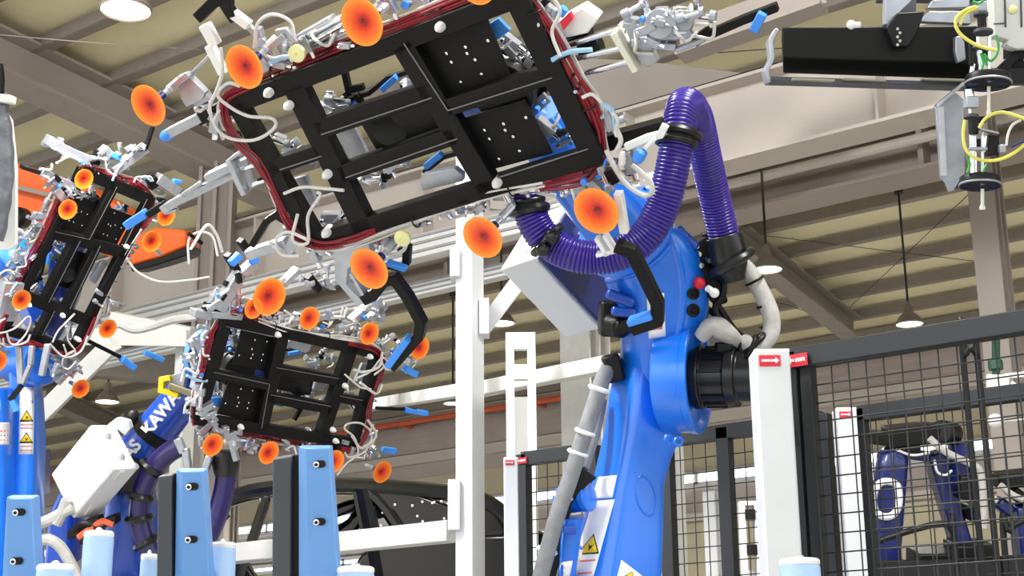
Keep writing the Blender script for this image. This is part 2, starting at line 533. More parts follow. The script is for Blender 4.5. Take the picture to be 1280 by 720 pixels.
struct(b, 'beam_lower_channel', STEEL)
nx += 1
zp = G2.at(960, 234).z
b = MB(); b.cyl(V((GP2.x - .35, ya, zp)), V((GP2.x - .35, yb, zp)), .055, n=10)
struct(b, 'trim_%d' % nx, GIRDER)
# diagonal brace plates under the roof behind the gripper
nx += 1
b = MB(); b.prism([P(715, 72, 14.5), P(800, 76, 14.5), P(968, 96, 14.5), P(968, 108, 14.5), P(850, 140, 14.5), P(735, 172, 14.5)], FWD * .12)
struct(b, 'trim_%d' % nx, STEEL)
nx += 1
b = MB(); b.bar(P(850, 50, 11.5), P(1030, -14, 11), .02, .24, Z); b.bar(P(850, 72, 11.5), P(1030, 8, 11), .2, .03, Z)
struct(b, 'trim_%d' % nx, STEEL)

# ---- pendant lamps --------------------------------------------------------
def lamp(px, py, wpx, d, label, cord=True):
    R0 = S(wpx / 2, d)
    c = P(px, py, d)
    t = thing('pendant_lamp', label, 'lamp', c, 'high bay pendant lamps')
    sh = MB()
    sh.lathe(c, Z, [(R0 * .97, .0), (R0, .0), (R0 * 1.02, .02), (R0 * .72, R0 * .62), (R0 * .42, R0 * .9), (R0 * .36, R0 * .95), (R0 * .34, R0 * .9), (R0 * .68, R0 * .55)], 28, closed=True)
    sh.build('lamp_shade', SHADE, t)
    h = MB(); h.lathe(c + Z * R0 * .88, Z, [(R0 * .38, 0), (R0 * .34, R0 * .35), (R0 * .22, R0 * .7), (R0 * .06, R0 * .95)], 20)
    h.build('lamp_housing', SHADE, t)
    g = MB(); g.lathe(c + Z * .012, Z, [(0.001, -.012), (R0 * .5, -.01), (R0 * .95, .0), (R0 * .95, .012), (0.001, .012)], 28)
    g.build('lamp_diffuser', LAMPGLOW, t)
    top = zr(c.x)
    cb = MB(); cb.cyl(c + Z * R0 * 1.7, V((c.x, c.y, top)), .014, n=8)
    cb.lathe(V((c.x, c.y, top - .12)), Z, [(.05, 0), (.05, .12)], 12)
    cb.build('cord', CABLE, t)
    L = bpy.data.lights.new('lamp_light', 'SPOT'); L.energy = 260; L.spot_size = math.radians(150); L.spot_blend = .5; L.shadow_soft_size = R0
    L.color = (1, .97, .92)
    lo = bpy.data.objects.new('lamp_light', L); COL.objects.link(lo); lo.parent = t; lo.location = (0, 0, -.06)
    return t
lamp(157, 14, 64, 9.0, 'largest pendant lamp, white and glowing, at the top left under the roof')
lamp(134, 503, 30, 20, 'small pendant lamp hanging beside the dark column behind the white box')
lamp(627, 405, 34, 18, 'pendant lamp hanging just right of the tall white post, below the white robot box')
lamp(959, 338, 38, 15.5, 'pendant lamp beside the white wrapped cable of the large robot')
lamp(1137, 406, 34, 17, 'pendant lamp hanging on a long cord above the front mesh fence')
lamp(566, 505, 24, 21, 'pendant lamp peeking out left of the tall white post')

# thin suspension wires under the roof
def wire(pts, name, label, r=.0045):
    b = MB(); q = [P(*p) for p in pts]
    q[0] = ROOF.at(*pts[0][:2]); q[-1] = ROOF.at(*pts[-1][:2])
    b.tube(q, r, n=5, per=6)
    return tag(b.build(name, GIRDER if 'large lamp' in label else CABLE), label, 'wire')
wire([(-60, 38, 9.5), (100, 52, 13), (262, 63, 10.5)], 'suspension_wire', 'thin wire running across the roof below the large lamp')
wire([(920, 290, 19), (1130, 316, 19), (1232, 328, 19)], 'suspension_wire', 'long sagging wire under the roof between robot hose and right column')
wire([(1040, 405, 19), (1130, 320, 18.5), (1222, 232, 18)], 'suspension_wire', 'slanting wire rising to the right beside the long corded lamp')
wire([(780, 74, 9), (1010, 58, 12)], 'suspension_wire', 'straight wire between the gripper cylinder and the black beam')
wire([(900, 385, 17), (965, 378, 19.5), (1010, 390, 18)], 'suspension_wire', 'short wire under the roof beside the white wrapped cable')

# ---- overall light --------------------------------------------------------
w = bpy.data.worlds.new('hall_daylight'); scene.world = w; w.use_nodes = True
nt = w.node_tree; bg = nt.nodes['Background']
tc = nt.nodes.new('ShaderNodeTexCoord'); sx = nt.nodes.new('ShaderNodeSeparateXYZ'); nt.links.new(tc.outputs['Generated'], sx.inputs[0])
mr = nt.nodes.new('ShaderNodeMapRange'); mr.inputs['From Min'].default_value = -1; mr.inputs['From Max'].default_value = 1; nt.links.new(sx.outputs['Z'], mr.inputs['Value'])
cr = nt.nodes.new('ShaderNodeValToRGB'); nt.links.new(mr.outputs[0], cr.inputs['Fac'])
for e_ in range(4): cr.color_ramp.elements.new(.5)
for el, (q_, k_) in zip(cr.color_ramp.elements, [(0, .55), (.47, .6), (.52, .95), (.62, 1.0), (.70, .45), (1, .40)]):
    el.position = q_; el.color = (.94 * k_, .97 * k_, 1.0 * k_, 1)
nt.links.new(cr.outputs['Color'], bg.inputs['Color']); bg.inputs['Strength'].default_value = 1.75
def area(name, loc, target, sx, sy, e, col=(1, 1, 1)):
    L = bpy.data.lights.new(name, 'AREA'); L.shape = 'RECTANGLE'; L.size = sx; L.size_y = sy; L.energy = e; L.color = col
    o = bpy.data.objects.new(name, L); COL.objects.link(o); o.location = loc
    o.rotation_euler = (V(target) - V(loc)).to_track_quat('-Z', 'Y').to_euler()
    return o
v = scene.view_settings
v.view_transform = 'Standard'; v.look = 'None'; v.gamma = 1.0; v.exposure = 0.72; v.use_curve_mapping = False
# added area lights, unseen above the frame, to soften light on the robots
hb = CAM + V((FWD.x, FWD.y, 0)).normalized() * -0.5
area('fill_light_left', P(-900, -1500, 5.2) , P(640, 360, 5.5), 1.6, 1.6, 420, (1, .98, .95))
area('fill_light_right', P(1500, -1500, 4.2), P(760, 420, 5.5), 1.2, 1.2, 200, (1, .98, .95))
# =========================== GRIPPERS ====================================
g_c = [P(278, 128, 5.05), P(655, -10, 4.52), P(757, 195, 4.70), P(390, 312, 5.22)]     # TL TR BR BL
g_o = (g_c[0] + g_c[1] + g_c[2] + g_c[3]) / 4
g_u = ((g_c[1] - g_c[0]) + (g_c[2] - g_c[3])) / 2
g_v = ((g_c[3] - g_c[0]) + (g_c[2] - g_c[1])) / 2
GL, GW = g_u.length, g_v.length
g_n = g_u.cross(g_v).normalized()
if g_n.dot(FWD) > 0: g_n = -g_n
g_u.normalize(); g_v = (g_v - g_u * g_v.dot(g_u)).normalized()
def gmat(o, u, v, n):
    m = Matrix((u, v, n)).transposed().to_4x4(); m.translation = o
    return m
g_n = (g_u.cross(g_v)).normalized()          # may point away; normal towards camera is g_t
g_t = g_n if g_n.dot(FWD) < 0 else -g_n
GM = gmat(g_o, g_u, g_v, g_n)
print('gripper size', GL, GW, 'normal toward cam', R.transposed() @ g_t)
GP1 = Plane(g_o, g_t)
DM = 4.9
MPX = DM / F                                  # metres per pixel near the big gripper

grip = thing('panel_gripper', 'large black gripper frame with orange suction cups held up by the nearest blue robot', 'robot gripper', g_o,
             group='vacuum panel grippers', mtx=GM)
at = GP1.at
def gbar(b, p0, p1, wpx, th=.05, h=0.0, ext=0.0):
    b.bar(at(p0[0], p0[1], h), at(p1[0], p1[1], h), th, wpx * MPX, None if False else (at(p1[0], p1[1], h) - at(p0[0], p0[1], h)).cross(g_t), ext=ext)

# -- frame
b = MB()
for p0, p1, w_ in [((285, 132), (655, -8), 24), ((392, 300), (752, 190), 23), ((297, 128), (396, 300), 23), ((370, 105), (458, 285), 30),
                   ((505, 52), (614, 235), 29), ((648, -6), (745, 195), 30), ((400, 160), (540, 112), 24), ((428, 215), (572, 166), 23),
                   ((340, 208), (402, 187), 20), ((560, 132), (692, 90), 22)]:
    gbar(b, p0, p1, w_, .055, 0)
b.build('frame', FRAMEBLK, grip, bevel=.004)
b = MB()   # thin strips of lighter grey on the front faces of the tubes
for p0, p1 in [((560, 138), (690, 97)), ((505, 54), (560, 138)), ((402, 168), (540, 122)), ((432, 222), (572, 173)), ((622, 222), (735, 186)), ((350, 212), (402, 195))]:
    gbar(b, p0, p1, 1.4, .006, .029)
b.pieces('edge_strip', EDGE, grip)
# -- black plates
for poly in ([(520, 50), (610, 22), (640, 95), (567, 123)], [(568, 150), (657, 122), (692, 190), (610, 212)]):
    b = MB(); b.prism([at(x, y, -.035) for x, y in poly], g_t * .012); o = b.build('mounting_plate', FRAMEBLK, grip, bevel=.002)
    s = MB()
    cx_, cy_ = sum(p[0] for p in poly) / 4, sum(p[1] for p in poly) / 4
    for (dx, dy) in [(-26, -6), (-20, 5), (-2, -14), (0, -6), (-8, 30), (18, 20), (10, 2), (26, -22)]:
        c = at(cx_ + dx, cy_ + dy, -.022); s.lathe(c, g_t, [(.0055, 0), (.0055, .004), (.002, .006)], 8)
    s.pieces('screw', CHROME, o)
b = MB(); b.prism([at(x, y, -.06) for x, y in [(452, 152), (532, 124), (556, 168), (478, 196)]], g_t * .012)
b.cyl(at(488, 160, -.06), at(488, 160, -.035), .06, n=24)
b.build('mounting_plate', BLACK, grip, bevel=.002)
# -- white bullet locators
for (x, y) in [(337, 115), (551, 33), (362, 131), (622, 228), (409, 290), (410, 217)]:
    b = MB(); c = at(x, y, .03)
    b.lathe(c, g_t, [(.016, -.03), (.016, .012), (.013, .02), (.006, .034), (.001, .038)], 14)
    b.pieces('locator_pin', WPLAST, grip)
# -- cable bundles
def bundle(pts, n, spread, m, r, name, h=.03, jit=.004, seed=1, per=6):
    rr = random.Random(seed); b = MB()
    base = [at(x, y, h) for x, y in pts]
    for k in range(n):
        off = spread * (k - (n - 1) / 2)
        q = []
        for i, p in enumerate(base):
            t = (base[min(i + 1, len(base) - 1)] - base[max(i - 1, 0)]).normalized()
            q.append(p + t.cross(g_t) * (off + rr.uniform(-jit, jit)) + g_t * rr.uniform(-jit, jit) * 2)
        b.tube(q, r, n=6, per=per)
    return b.build(name, m, grip)
right_path = [(640, -14), (662, 8), (690, 48), (715, 95), (735, 130), (747, 170), (745, 200), (728, 220), (700, 226), (672, 232)]
lbl(bundle(right_path, 6, .0085, REDCAB, .006, 'cable_bundle', h=.01), 'red cable bundle at the right end')
bundle([(655, -20), (676, 8), (706, 52), (730, 95), (748, 130), (757, 175), (763, 200), (780, 222)], 2, .008, WCAB, .0036, 'air_hose', h=.0)
lbl(bundle([(310, 108), (343, 92), (405, 66), (450, 50), (487, 38), (560, 8), (610, -12)], 5, .009, REDCAB, .006, 'cable_bundle', h=-.01, seed=2), 'red cable bundle along the top rail')
bundle([(300, 108), (345, 82), (400, 60), (440, 42), (487, 30), (560, 0)], 2, .01, WCAB, .005, 'air_hose', h=-.02, seed=7)
lbl(bundle([(312, 105), (282, 122), (282, 150), (298, 178), (322, 205), (342, 240), (357, 272), (375, 296), (405, 306), (440, 300), (470, 290)], 4, .008, REDCAB, .0055, 'cable_bundle', h=.03, seed=3), 'red cable bundle round the left end')
bundle([(300, 112), (276, 130), (280, 155), (300, 175), (330, 215), (350, 262), (380, 300), (420, 310), (470, 296), (540, 268), (600, 246), (680, 230)], 3, .009, WCAB, .0055, 'air_hose', h=.02, seed=4)
bundle([(440, 302), (520, 272), (600, 244), (640, 234), (690, 222)], 2, .012, REDCAB, .005, 'cable_bundle', h=.015, seed=9)
for pts in ([(274, 138), (268, 155), (285, 172), (318, 175), (343, 160), (340, 148), (310, 145), (285, 132), (272, 118), (285, 104), (300, 108)],
            [(372, 268), (366, 300), (385, 303), (385, 270), (400, 245), (396, 240)], [(355, 242), (378, 234), (410, 236), (430, 238)],
            [(385, 300), (360, 290), (345, 300), (352, 318), (375, 320)], [(276, 60), (278, 90), (270, 115), (262, 135), (270, 160)],
            [(318, 60), (322, 30), (340, 18), (362, 26), (368, 44)], [(700, 70), (690, 40), (700, 15), (690, -5)],
            [(765, 140), (772, 150), (770, 162)], [(752, 128), (740, 118), (728, 122)]):
    b = MB(); b.tube([at(x, y, .05) for x, y in pts], .0058, n=8, per=6); b.build('air_hose', WCAB, grip)
for pts in ([(338, 80), (352, 72), (370, 70)], [(752, 130), (765, 138), (770, 160)], [(690, 75), (712, 65), (740, 62)]):
    b = MB(); b.tube([at(x, y, .03) for x, y in pts], .008, n=8); b.build('air_hose', PALEBLUE, grip)
b = MB()
for i, (x, y) in enumerate([(668, 15), (687, 43), (703, 72), (720, 102), (736, 135), (747, 172), (738, 212), (343, 92), (405, 66), (470, 43), (540, 15), (296, 172), (330, 222), (352, 262), (388, 303), (520, 275), (580, 253), (640, 236)]):
    b.torus(at(x, y, .015), (g_u if i % 2 else g_v) + g_t * .1, .024, .003, 12, 5)
b.pieces('cable_tie', BLACK, grip)

# -- clusters of valves, cylinders and fittings round the frame
def cluster(p0, p1, n, spread, h0, h1, seed, name='valve_cluster', scale=1.0, parent=None, pl=None, mpx=None, tdir=None):
    rr = random.Random(seed); b = MB(); b.manual = True
    pl = pl or GP1; td = tdir or pl.n; k = mpx or MPX
    e1 = (pl.at(p1[0], p1[1]) - pl.at(p0[0], p0[1])).normalized(); e2 = e1.cross(td).normalized()
    for i in range(n):
        t = (i + rr.random()) / n
        x = p0[0] + (p1[0] - p0[0]) * t; y = p0[1] + (p1[1] - p0[1]) * t
        c = pl.at(x, y, rr.uniform(h0, h1)) + e2 * rr.uniform(-spread, spread) * k
        a = rr.uniform(-.5, .5) + (math.pi / 2 if rr.random() < .4 else 0)
        u = (e1 * math.cos(a) + e2 * math.sin(a)); v = u.cross(td)
        kind = rr.random(); sc = scale * rr.uniform(.7, 1.3)
        b.mark(['valve_block', 'air_cylinder', 'air_hose', 'clamp_plate', 'sensor_block', 'air_fitting'][sum(kind >= q for q in (.32, .55, .72, .84, .94))])
        if kind < .32:
            b.cur = 0; b.box(c, u, v, td, .055 * sc, .026 * sc, .03 * sc)
            b.cur = 1; b.cyl(c + u * .02 * sc, c + u * .05 * sc, .008 * sc, n=10); b.cyl(c - u * .02 * sc + td * .01, c - u * .02 * sc + td * .03 * sc, .006 * sc, n=8)
        elif kind < .55:
            b.cur = 1; b.cyl(c - u * .045 * sc, c + u * .045 * sc, .010 * sc, n=12)
            b.cur = 0; b.cyl(c - u * .05 * sc, c - u * .02 * sc, .016 * sc, n=12); b.cyl(c + u * .03 * sc, c + u * .045 * sc, .015 * sc, n=12)
        elif kind < .72:
            b.cur = 2; b.tube([c - u * .03 * sc, c + td * .03 * sc, c + u * .03 * sc + v * .02 * sc, c + u * .05 * sc - v * .03 * sc], .006 * sc, n=7, per=5)
        elif kind < .84:
            b.cur = 0; b.prism([c - u * .04 * sc - v * .012 * sc, c + u * .035 * sc - v * .018 * sc, c + u * .045 * sc + v * .004 * sc, c + u * .005 * sc + v * .016 * sc, c - u * .04 * sc + v * .02 * sc], td * .012 * sc)
            b.cur = 1; b.cyl(c - u * .025 * sc + td * .01, c - u * .025 * sc + td * .018 * sc, .007 * sc, n=8)
        elif kind < .94:
            b.cur = 3; b.box(c, u, v, td, .04 * sc, .022 * sc, .022 * sc)
        else:
            b.cur = 4; b.cyl(c - td * .01 * sc, c + td * .018 * sc, .011 * sc, n=12)
    return b.pieces(name, [SILVER, CHROME, WCAB, BLACK, PADBLUE], parent or grip, bevel=.0015, seg=1)
cluster((318, 70), (430, 52), 22, 16, -.08, .02, 11)
cluster((430, 30), (600, -20), 14, 10, -.08, .0, 12)
cluster((660, 0), (690, 30), 7, 10, -.06, .0, 13)
cluster((715, 110), (770, 165), 8, 8, -.05, .02, 14)
cluster((705, 228), (790, 205), 16, 16, -.08, .02, 15)
cluster((430, 302), (690, 228), 26, 9, -.08, -.01, 16)
cluster((345, 295), (420, 318), 9, 10, -.10, -.02, 17)
cluster((245, 130), (290, 160), 6, 10, -.06, .0, 18)
# inside the windows, behind the frame
cluster((400, 140), (450, 122), 14, 9, -.20, -.10, 21, scale=1.1)
cluster((505, 118), (530, 104), 5, 5, -.16, -.08, 22)
cluster((340, 165), (395, 205), 6, 10, -.16, -.08, 23)
cluster((455, 225), (500, 208), 9, 9, -.18, -.08, 24)
cluster((625, 45), (665, 80), 7, 10, -.14, -.06, 25)
cluster((665, 130), (715, 180), 8, 10, -.16, -.07, 26)
cluster((405, 280), (440, 262), 4, 6, -.15, -.08, 27)
b = MB()   # black bent carrier rods behind the upper window
b.poly_bar([at(430, 85, -.14), at(436, 112, -.14), at(455, 108, -.14)], .022, .02, g_t)
b.poly_bar([at(436, 124, -.12), at(462, 116, -.12), at(485, 97, -.12), at(515, 88, -.12)], .016, .02, g_t)
b.poly_bar([at(530, 215, -.12), at(556, 195, -.12), at(580, 188, -.12)], .016, .02, g_t)
b.pieces('carrier_rod', BLACK, grip, bevel=.002)
for pa, pb_ in [((478, 112), (496, 96)), ((532, 208), (552, 192))]:
    b = MB(); gbar(b, pa, pb_, 8, .025, -.10); b.build('pad', PADBLUE, grip, bevel=.003)
b = MB(); b.prism([at(x, y, -.09) for x, y in [(606, 32), (625, 20), (640, 36), (617, 52)]], g_t * .02)
b.prism([at(x, y, -.12) for x, y in [(680, 150), (692, 145), (714, 172), (690, 178)]], g_t * .02); b.pieces('blue_cover', PADBLUE, grip, bevel=.003)
b = MB(); b.prism([at(x, y, -.07) for x, y in [(528, 222), (532, 214), (572, 206), (582, 214), (582, 222), (532, 234)]], g_t * .03)
b.prism([at(x, y, -.10) for x, y in [(365, 222), (385, 216), (400, 255), (385, 262)]], g_t * .02)
b.prism([at(x, y, -.16) for x, y in [(422, 162), (445, 154), (462, 190), (440, 198)]], g_t * .02)
b.pieces('valve_block', SILVER, grip, bevel=.003)
# tool changer behind the frame
b = MB(); c = at(628, 118, -.04)
b.lathe(c, -g_t, [(.10, 0), (.10, .05), (.085, .05), (.085, .13), (.11, .13), (.11, .16)], 28)
b.build('tool_changer', BLACK, grip, bevel=.003)

# ---------------- copies for the two farther grippers ---------------------
def pose(cpx, uv, vv, su, sv):
    u2 = V(uv); v2 = V(vv); dot = u2.dot(v2); best = None
    for i in range(1, 4000):
        s = max(u2.length / GL, v2.length / GW) * (1 + i * .0005)
        tu = math.sqrt(max(0, (GL * s) ** 2 - u2.length_squared)); tv = math.sqrt(max(0, (GW * s) ** 2 - v2.length_squared))
        e = abs(dot + su * sv * tu * tv)
        if best is None or e < best[0]: best = (e, s, su * tu, sv * tv)
    e, s, tu, tv = best; d = F / s
    print('pose', cpx, 'depth', d, 'err', e, tu, tv)
    o = P(cpx[0], cpx[1], d)
    u = (P(cpx[0] + uv[0] / 2, cpx[1] + uv[1] / 2, d + tu / 2 * d / F) - P(cpx[0] - uv[0] / 2, cpx[1] - uv[1] / 2, d - tu / 2 * d / F)).normalized()
    w = (P(cpx[0] + vv[0] / 2, cpx[1] + vv[1] / 2, d + tv / 2 * d / F) - P(cpx[0] - vv[0] / 2, cpx[1] - vv[1] / 2, d - tv / 2 * d / F)).normalized()
    w = (w - u * u.dot(w)).normalized()
    return gmat(o, u, w, u.cross(w)), d
M3, d3 = pose((366, 479), (-192, -36), (33, -126), -1, -1)
M2, d2 = pose((97, 330), (102, -204), (75, 38), 1, 1)
def clone(M, label):
    r = copy_tree(grip); r.matrix_world = M; r['label'] = label
    ORG[r.name] = M
    return r
bpy.context.view_layer.update()
grip3 = clone(M3, 'black gripper frame with orange cups in the middle distance, above the light blue posts')
grip2 = clone(M2, 'black gripper frame with orange cups at the far left, tilted steeply upward')
def plane_of(M):
    n = M.to_3x3() @ V((0, 0, 1))
    if n.dot(FWD) > 0: n = -n
    return Plane(M.translation.copy(), n)
GP2_, GP3_ = plane_of(M2), plane_of(M3)

# ---------------- suction cups ---------------------------------------------
def make_cup_mesh():
    b = MB()
    b.lathe(V((0, 0, 0)), Z, [(.10, -.16), (.14, -.13), (.22, -.15), (.45, -.10), (.72, -.045), (.93, -.008), (1.0, .0), (1.0, -.03), (.93, -.06), (.7, -.12), (.45, -.2), (.3, -.3), (.27, -.42), (.0, -.42)], 40)
    o = b.build('suction_cup', CUP); me = o.data
    bpy.data.objects.remove(o)
    me.name = 'suction_cup'
    return me
CUPM = make_cup_mesh()
def cup(root, pl, px, py, rpx, h=.13, stem=None, tilt=(0, 0), stem_m=None, aspect=None):
    c = pl.at(px, py, h); d = depth(c); r = S(rpx, d)
    n = (pl.n + RIGHT * tilt[0] + UPV * tilt[1]).normalized()
    u, v = frame_of(n)
    M = Matrix((u, u.cross(n) * -1, n)).transposed().to_4x4()
    M = Matrix.Translation(c) @ M @ Matrix.Scale(r, 4)
    o = bpy.data.objects.new('suction_cup', CUPM); COL.objects.link(o)
    o.parent = root; o.matrix_local = ORG[root.name].inverted() @ M
    ORG[o.name] = M
    b = MB()
    back = c - n * r * .38
    e = pl.at(*stem) if stem else back - n * .14
    k = back + (e - back).normalized() * .05
    b.cur = 1; b.cyl(back, k, r * .24, r * .2, n=12); 
    b.cur = 0; b.cyl(k, e, r * .13, n=10); b.cyl(back.lerp(e, .55), e, r * .2, n=10)
    b.build('cup_stem', [ALU, NAVY], o)
    return o
for (x, y, r, st) in [(452, 28, 31, (490, 2, -.02)), (305, 84, 28.5, (345, 48, -.02)), (185, 132, 27, (225, 100, -.02)), (603, 297, 28, (640, 258, -.02)),
                      (745, 264, 31, (770, 215, -.05)), (461, 336, 28, (497, 298, -.02)), (596, -20, 27, (620, -45, -.02))]:
    cup(grip, GP1, x, y, r, .13, st, tilt=(-.20, .0))

# ---------------- hand traced arms of the near gripper ---------------------
b = MB()   # upper left black hook
b.poly_bar([at(248, 22, .06), at(268, 2, .06), at(284, -8, .06), at(284, 8, .04), at(296, 26, .02)], 14 * MPX, .035, g_t)
b.build('hook_arm', FRAMEBLK, grip, bevel=.004)
b = MB(); gbar(b, (256, 30), (270, 56), 15, .03, .05); gbar(b, (262, 56), (280, 92), 12, .03, .03)
gbar(b, (288, 14), (312, 32), 12, .03, .03); b.pieces('clamp_arm', WPLAST, grip, bevel=.004)
b = MB()
gbar(b, (308, 30), (330, 52), 8, .02, .0); b.poly_bar([at(346, 40, .04), at(358, 38, .04), at(368, 52, .04), at(372, 62, .02)], .02, .02, g_t)
gbar(b, (322, 34), (330, 66), 10, .03, .0); b.cyl(at(327, 54, -.0), at(327, 54, .03), .016, n=14)
gbar(b, (338, 60), (356, 44), 8, .02, .05)
b.pieces('clamp_linkage', SILVER, grip, bevel=.003)
b = MB(); gbar(b, (378, 52), (420, 28), 22, .05, -.03); b.cur = 1
for o_ in (-6, 4): b.cyl(at(385, 50 + o_, .0), at(428, 26 + o_, .0), .010, n=10)
b.build('pneumatic_cylinder', [SILVER, CHROME], grip, bevel=.004)
for (x, y, r) in [(371, 67, 11), (503, 298, 11)]:
    b = MB(); c = at(x, y, .06); b.lathe(c, g_t, [(S(r, 4.9), -.01), (S(r, 4.9), .004), (.006, .008), (.002, .004)], 20); b.build('bumper_pad', PALEY, grip)
# left cup bracket and blue tipped arm
b = MB()
b.prism([at(x, y, -.02) for x, y in [(226, 92), (238, 88), (262, 112), (258, 120), (238, 130), (232, 120)]], g_t * .03)
gbar(b, (205, 118), (236, 92), 8, .02, .02); gbar(b, (236, 96), (262, 70), 5, .015, -.02); gbar(b, (245, 128), (262, 118), 12, .03, -.02)
b.pieces('cup_bracket', SILVER, grip, bevel=.003)
b = MB(); gbar(b, (212, 166), (252, 146), 13, .035, -.02); b.cur = 1; gbar(b, (250, 148), (290, 128), 16, .05, -.03)
b.pieces('clamp_arm', [SILVER, FRAMEBLK], grip, bevel=.004)
b = MB(); b.lathe(at(214, 166, -.02), (at(198, 175, -.02) - at(214, 166, -.02)), [(.018, -.005), (.02, .01), (.02, .03), (.012, .045), (.002, .05)], 12); b.pieces('blue_tip', PADBLUE, grip)
# long clamp reaching down left
b = MB(); gbar(b, (186, 268), (206, 255), 10, .03, -.05); b.cur = 1
b.poly_bar([at(158, 282, -.05), at(183, 266, -.05)], 12 * MPX, .03, g_t)
b.pieces('clamp_finger', [FRAMEBLK, PADBLUE], grip, bevel=.004)
b = MB()
b.poly_bar([at(204, 262, -.04), at(224, 250, -.04), at(262, 232, -.04), at(300, 212, -.04)], 12 * MPX, .03, g_t)
gbar(b, (228, 244), (252, 228), 6, .02, -.02); gbar(b, (262, 224), (300, 206), 18, .05, -.05)
gbar(b, (206, 266), (222, 262), 5, .02, -.04)
b.pieces('clamp_body', SILVER, grip, bevel=.004)
b = MB()
b.poly_bar([at(292, 196, -.04), at(296, 204, -.04), at(304, 222, -.04), at(312, 238, -.04)], 9 * MPX, .09, g_t)
gbar(b, (285, 202), (300, 190), 5, .03, -.02); b.build('guide_plate', SILVER, grip, bevel=.003)
b = MB()
for (a0, a1) in [((296, 200), (328, 186)), ((302, 212), (340, 198)), ((312, 232), (345, 220))]:
    b.cyl(at(a0[0], a0[1], -.03), at(a1[0], a1[1], -.03), .009, n=10)
b.pieces('guide_rod', CHROME, grip)
# right end: guide rods, plate and the clamp beyond
b = MB()
for (a0, a1) in [((705, 58), (775, 36)), ((718, 74), (788, 57)), ((728, 93), (796, 74))]:
    b.cyl(at(a0[0], a0[1], -.05), at(a1[0], a1[1], -.05), .010, n=12)
b.pieces('guide_rod', CHROME, grip)
b = MB()
for (a0, a1) in [((706, 46), (738, 38)), ((726, 64), (752, 56))]:
    b.cyl(at(a0[0], a0[1], -.10), at(a1[0], a1[1], -.10), .03, n=16)
b.pieces('cylinder_body', BLACK, grip, bevel=.003)
b = MB(); gbar(b, (772, 34), (800, 82), 8, .12, -.06); b.build('guide_plate', CREAMPL, grip, bevel=.003)
b = MB(); gbar(b, (790, 52), (846, 58), 9, .03, -.03); gbar(b, (846, 62), (882, 48), 6, .03, -.03); gbar(b, (800, 48), (870, 44), 6, .02, -.01)
b.prism([at(x, y, -.06) for x, y in [(782, 24), (800, 26), (814, 50), (826, 72), (812, 80), (800, 72)]], g_t * .03)
b.cyl(at(824, 30, -.06), at(824, 30, .02), .045, n=20); b.cyl(at(855, 26, -.06), at(855, 26, .0), .03, n=20)
b.pieces('clamp_body', SILVER, grip, bevel=.004)
cluster((785, 30), (880, 30), 26, 22, -.06, .04, 31, scale=1.0)
b = MB(); gbar(b, (868, 52), (888, 38), 12, .03, -.05); b.poly_bar([at(884, 44, -.05), at(930, 24, -.08), at(972, 8, -.10)], 10 * MPX, .03, g_t)
b.pieces('clamp_finger', FRAMEBLK, grip, bevel=.003)
b = MB(); b.poly_bar([at(942, 38, -.07), at(954, 16, -.07)], 11 * MPX, .035, g_t); b.build('pad', PADBLUE, grip, bevel=.004)
b = MB(); b.prism([at(x, y, -.1) for x, y in [(700, 20), (735, 0), (755, 14), (742, 32), (708, 40)]], g_t * .07); b.pieces('valve_block', WPLAST, grip, bevel=.005)
b = MB(); b.prism([at(x, y, -.02) for x, y in [(702, 25), (715, 12), (718, 22), (706, 36)]], g_t * .02); b.build('red_cover', RED, grip, bevel=.003)
b = MB(); b.cyl(at(700, 18, .0), at(706, 10, .0), .014, n=12); b.pieces('blue_tip', PADBLUE, grip)
# toggle clamp near the purple hose
b = MB(); b.poly_bar([at(782, 184, .02), at(810, 172, .02), at(826, 168, .02), at(832, 156, .02)], 9 * MPX, .02, g_t); gbar(b, (806, 186), (820, 172), 5, .015, .04)
gbar(b, (778, 190), (778, 206), 6, .02, .02)
b.build('clamp_lever', WPLAST, grip, bevel=.003)
b = MB(); b.lathe(at(800, 194, .05), at(806, 184, .05) - at(800, 194, .05), [(.002, -.03), (.016, -.022), (.02, -.005), (.018, .015), (.008, .02)], 14); b.pieces('blue_tip', PADBLUE, grip)
b = MB(); gbar(b, (755, 178), (830, 158), 20, .05, -.09); b.build('support_bar', FRAMEBLK, grip, bevel=.004)
for pts in ([(758, 188), (770, 212), (785, 232), (805, 244), (815, 240), (813, 228), (800, 214), (790, 206)], [(770, 160), (776, 176), (770, 190)]):
    b = MB(); b.tube([at(x, y, .03) for x, y in pts], .008, n=8); b.build('air_hose', WCAB, grip)
# cup clamp on the lower right with black hook handle and blue pad
b = MB(); gbar(b, (773, 240), (781, 290), 10, .035, .08); gbar(b, (746, 296), (760, 318), 6, .03, .08); gbar(b, (756, 292), (770, 314), 6, .03, .08); gbar(b, (746, 318), (772, 312), 5, .03, .08)
b.pieces('clamp_arm', WPLAST, grip, bevel=.003)
b = MB(); b.poly_bar([at(770, 306, .10), at(790, 314, .10), at(806, 345, .10), at(822, 378, .10), at(822, 400, .10), at(790, 411, .10)], 15 * MPX, .04, g_t)
b.build('hook_arm', FRAMEBLK, grip, bevel=.004)
b = MB(); b.poly_bar([at(786, 402, .11), at(816, 393, .11)], 8 * MPX, .045, g_t); b.build('pad', PADBLUE, grip, bevel=.004)
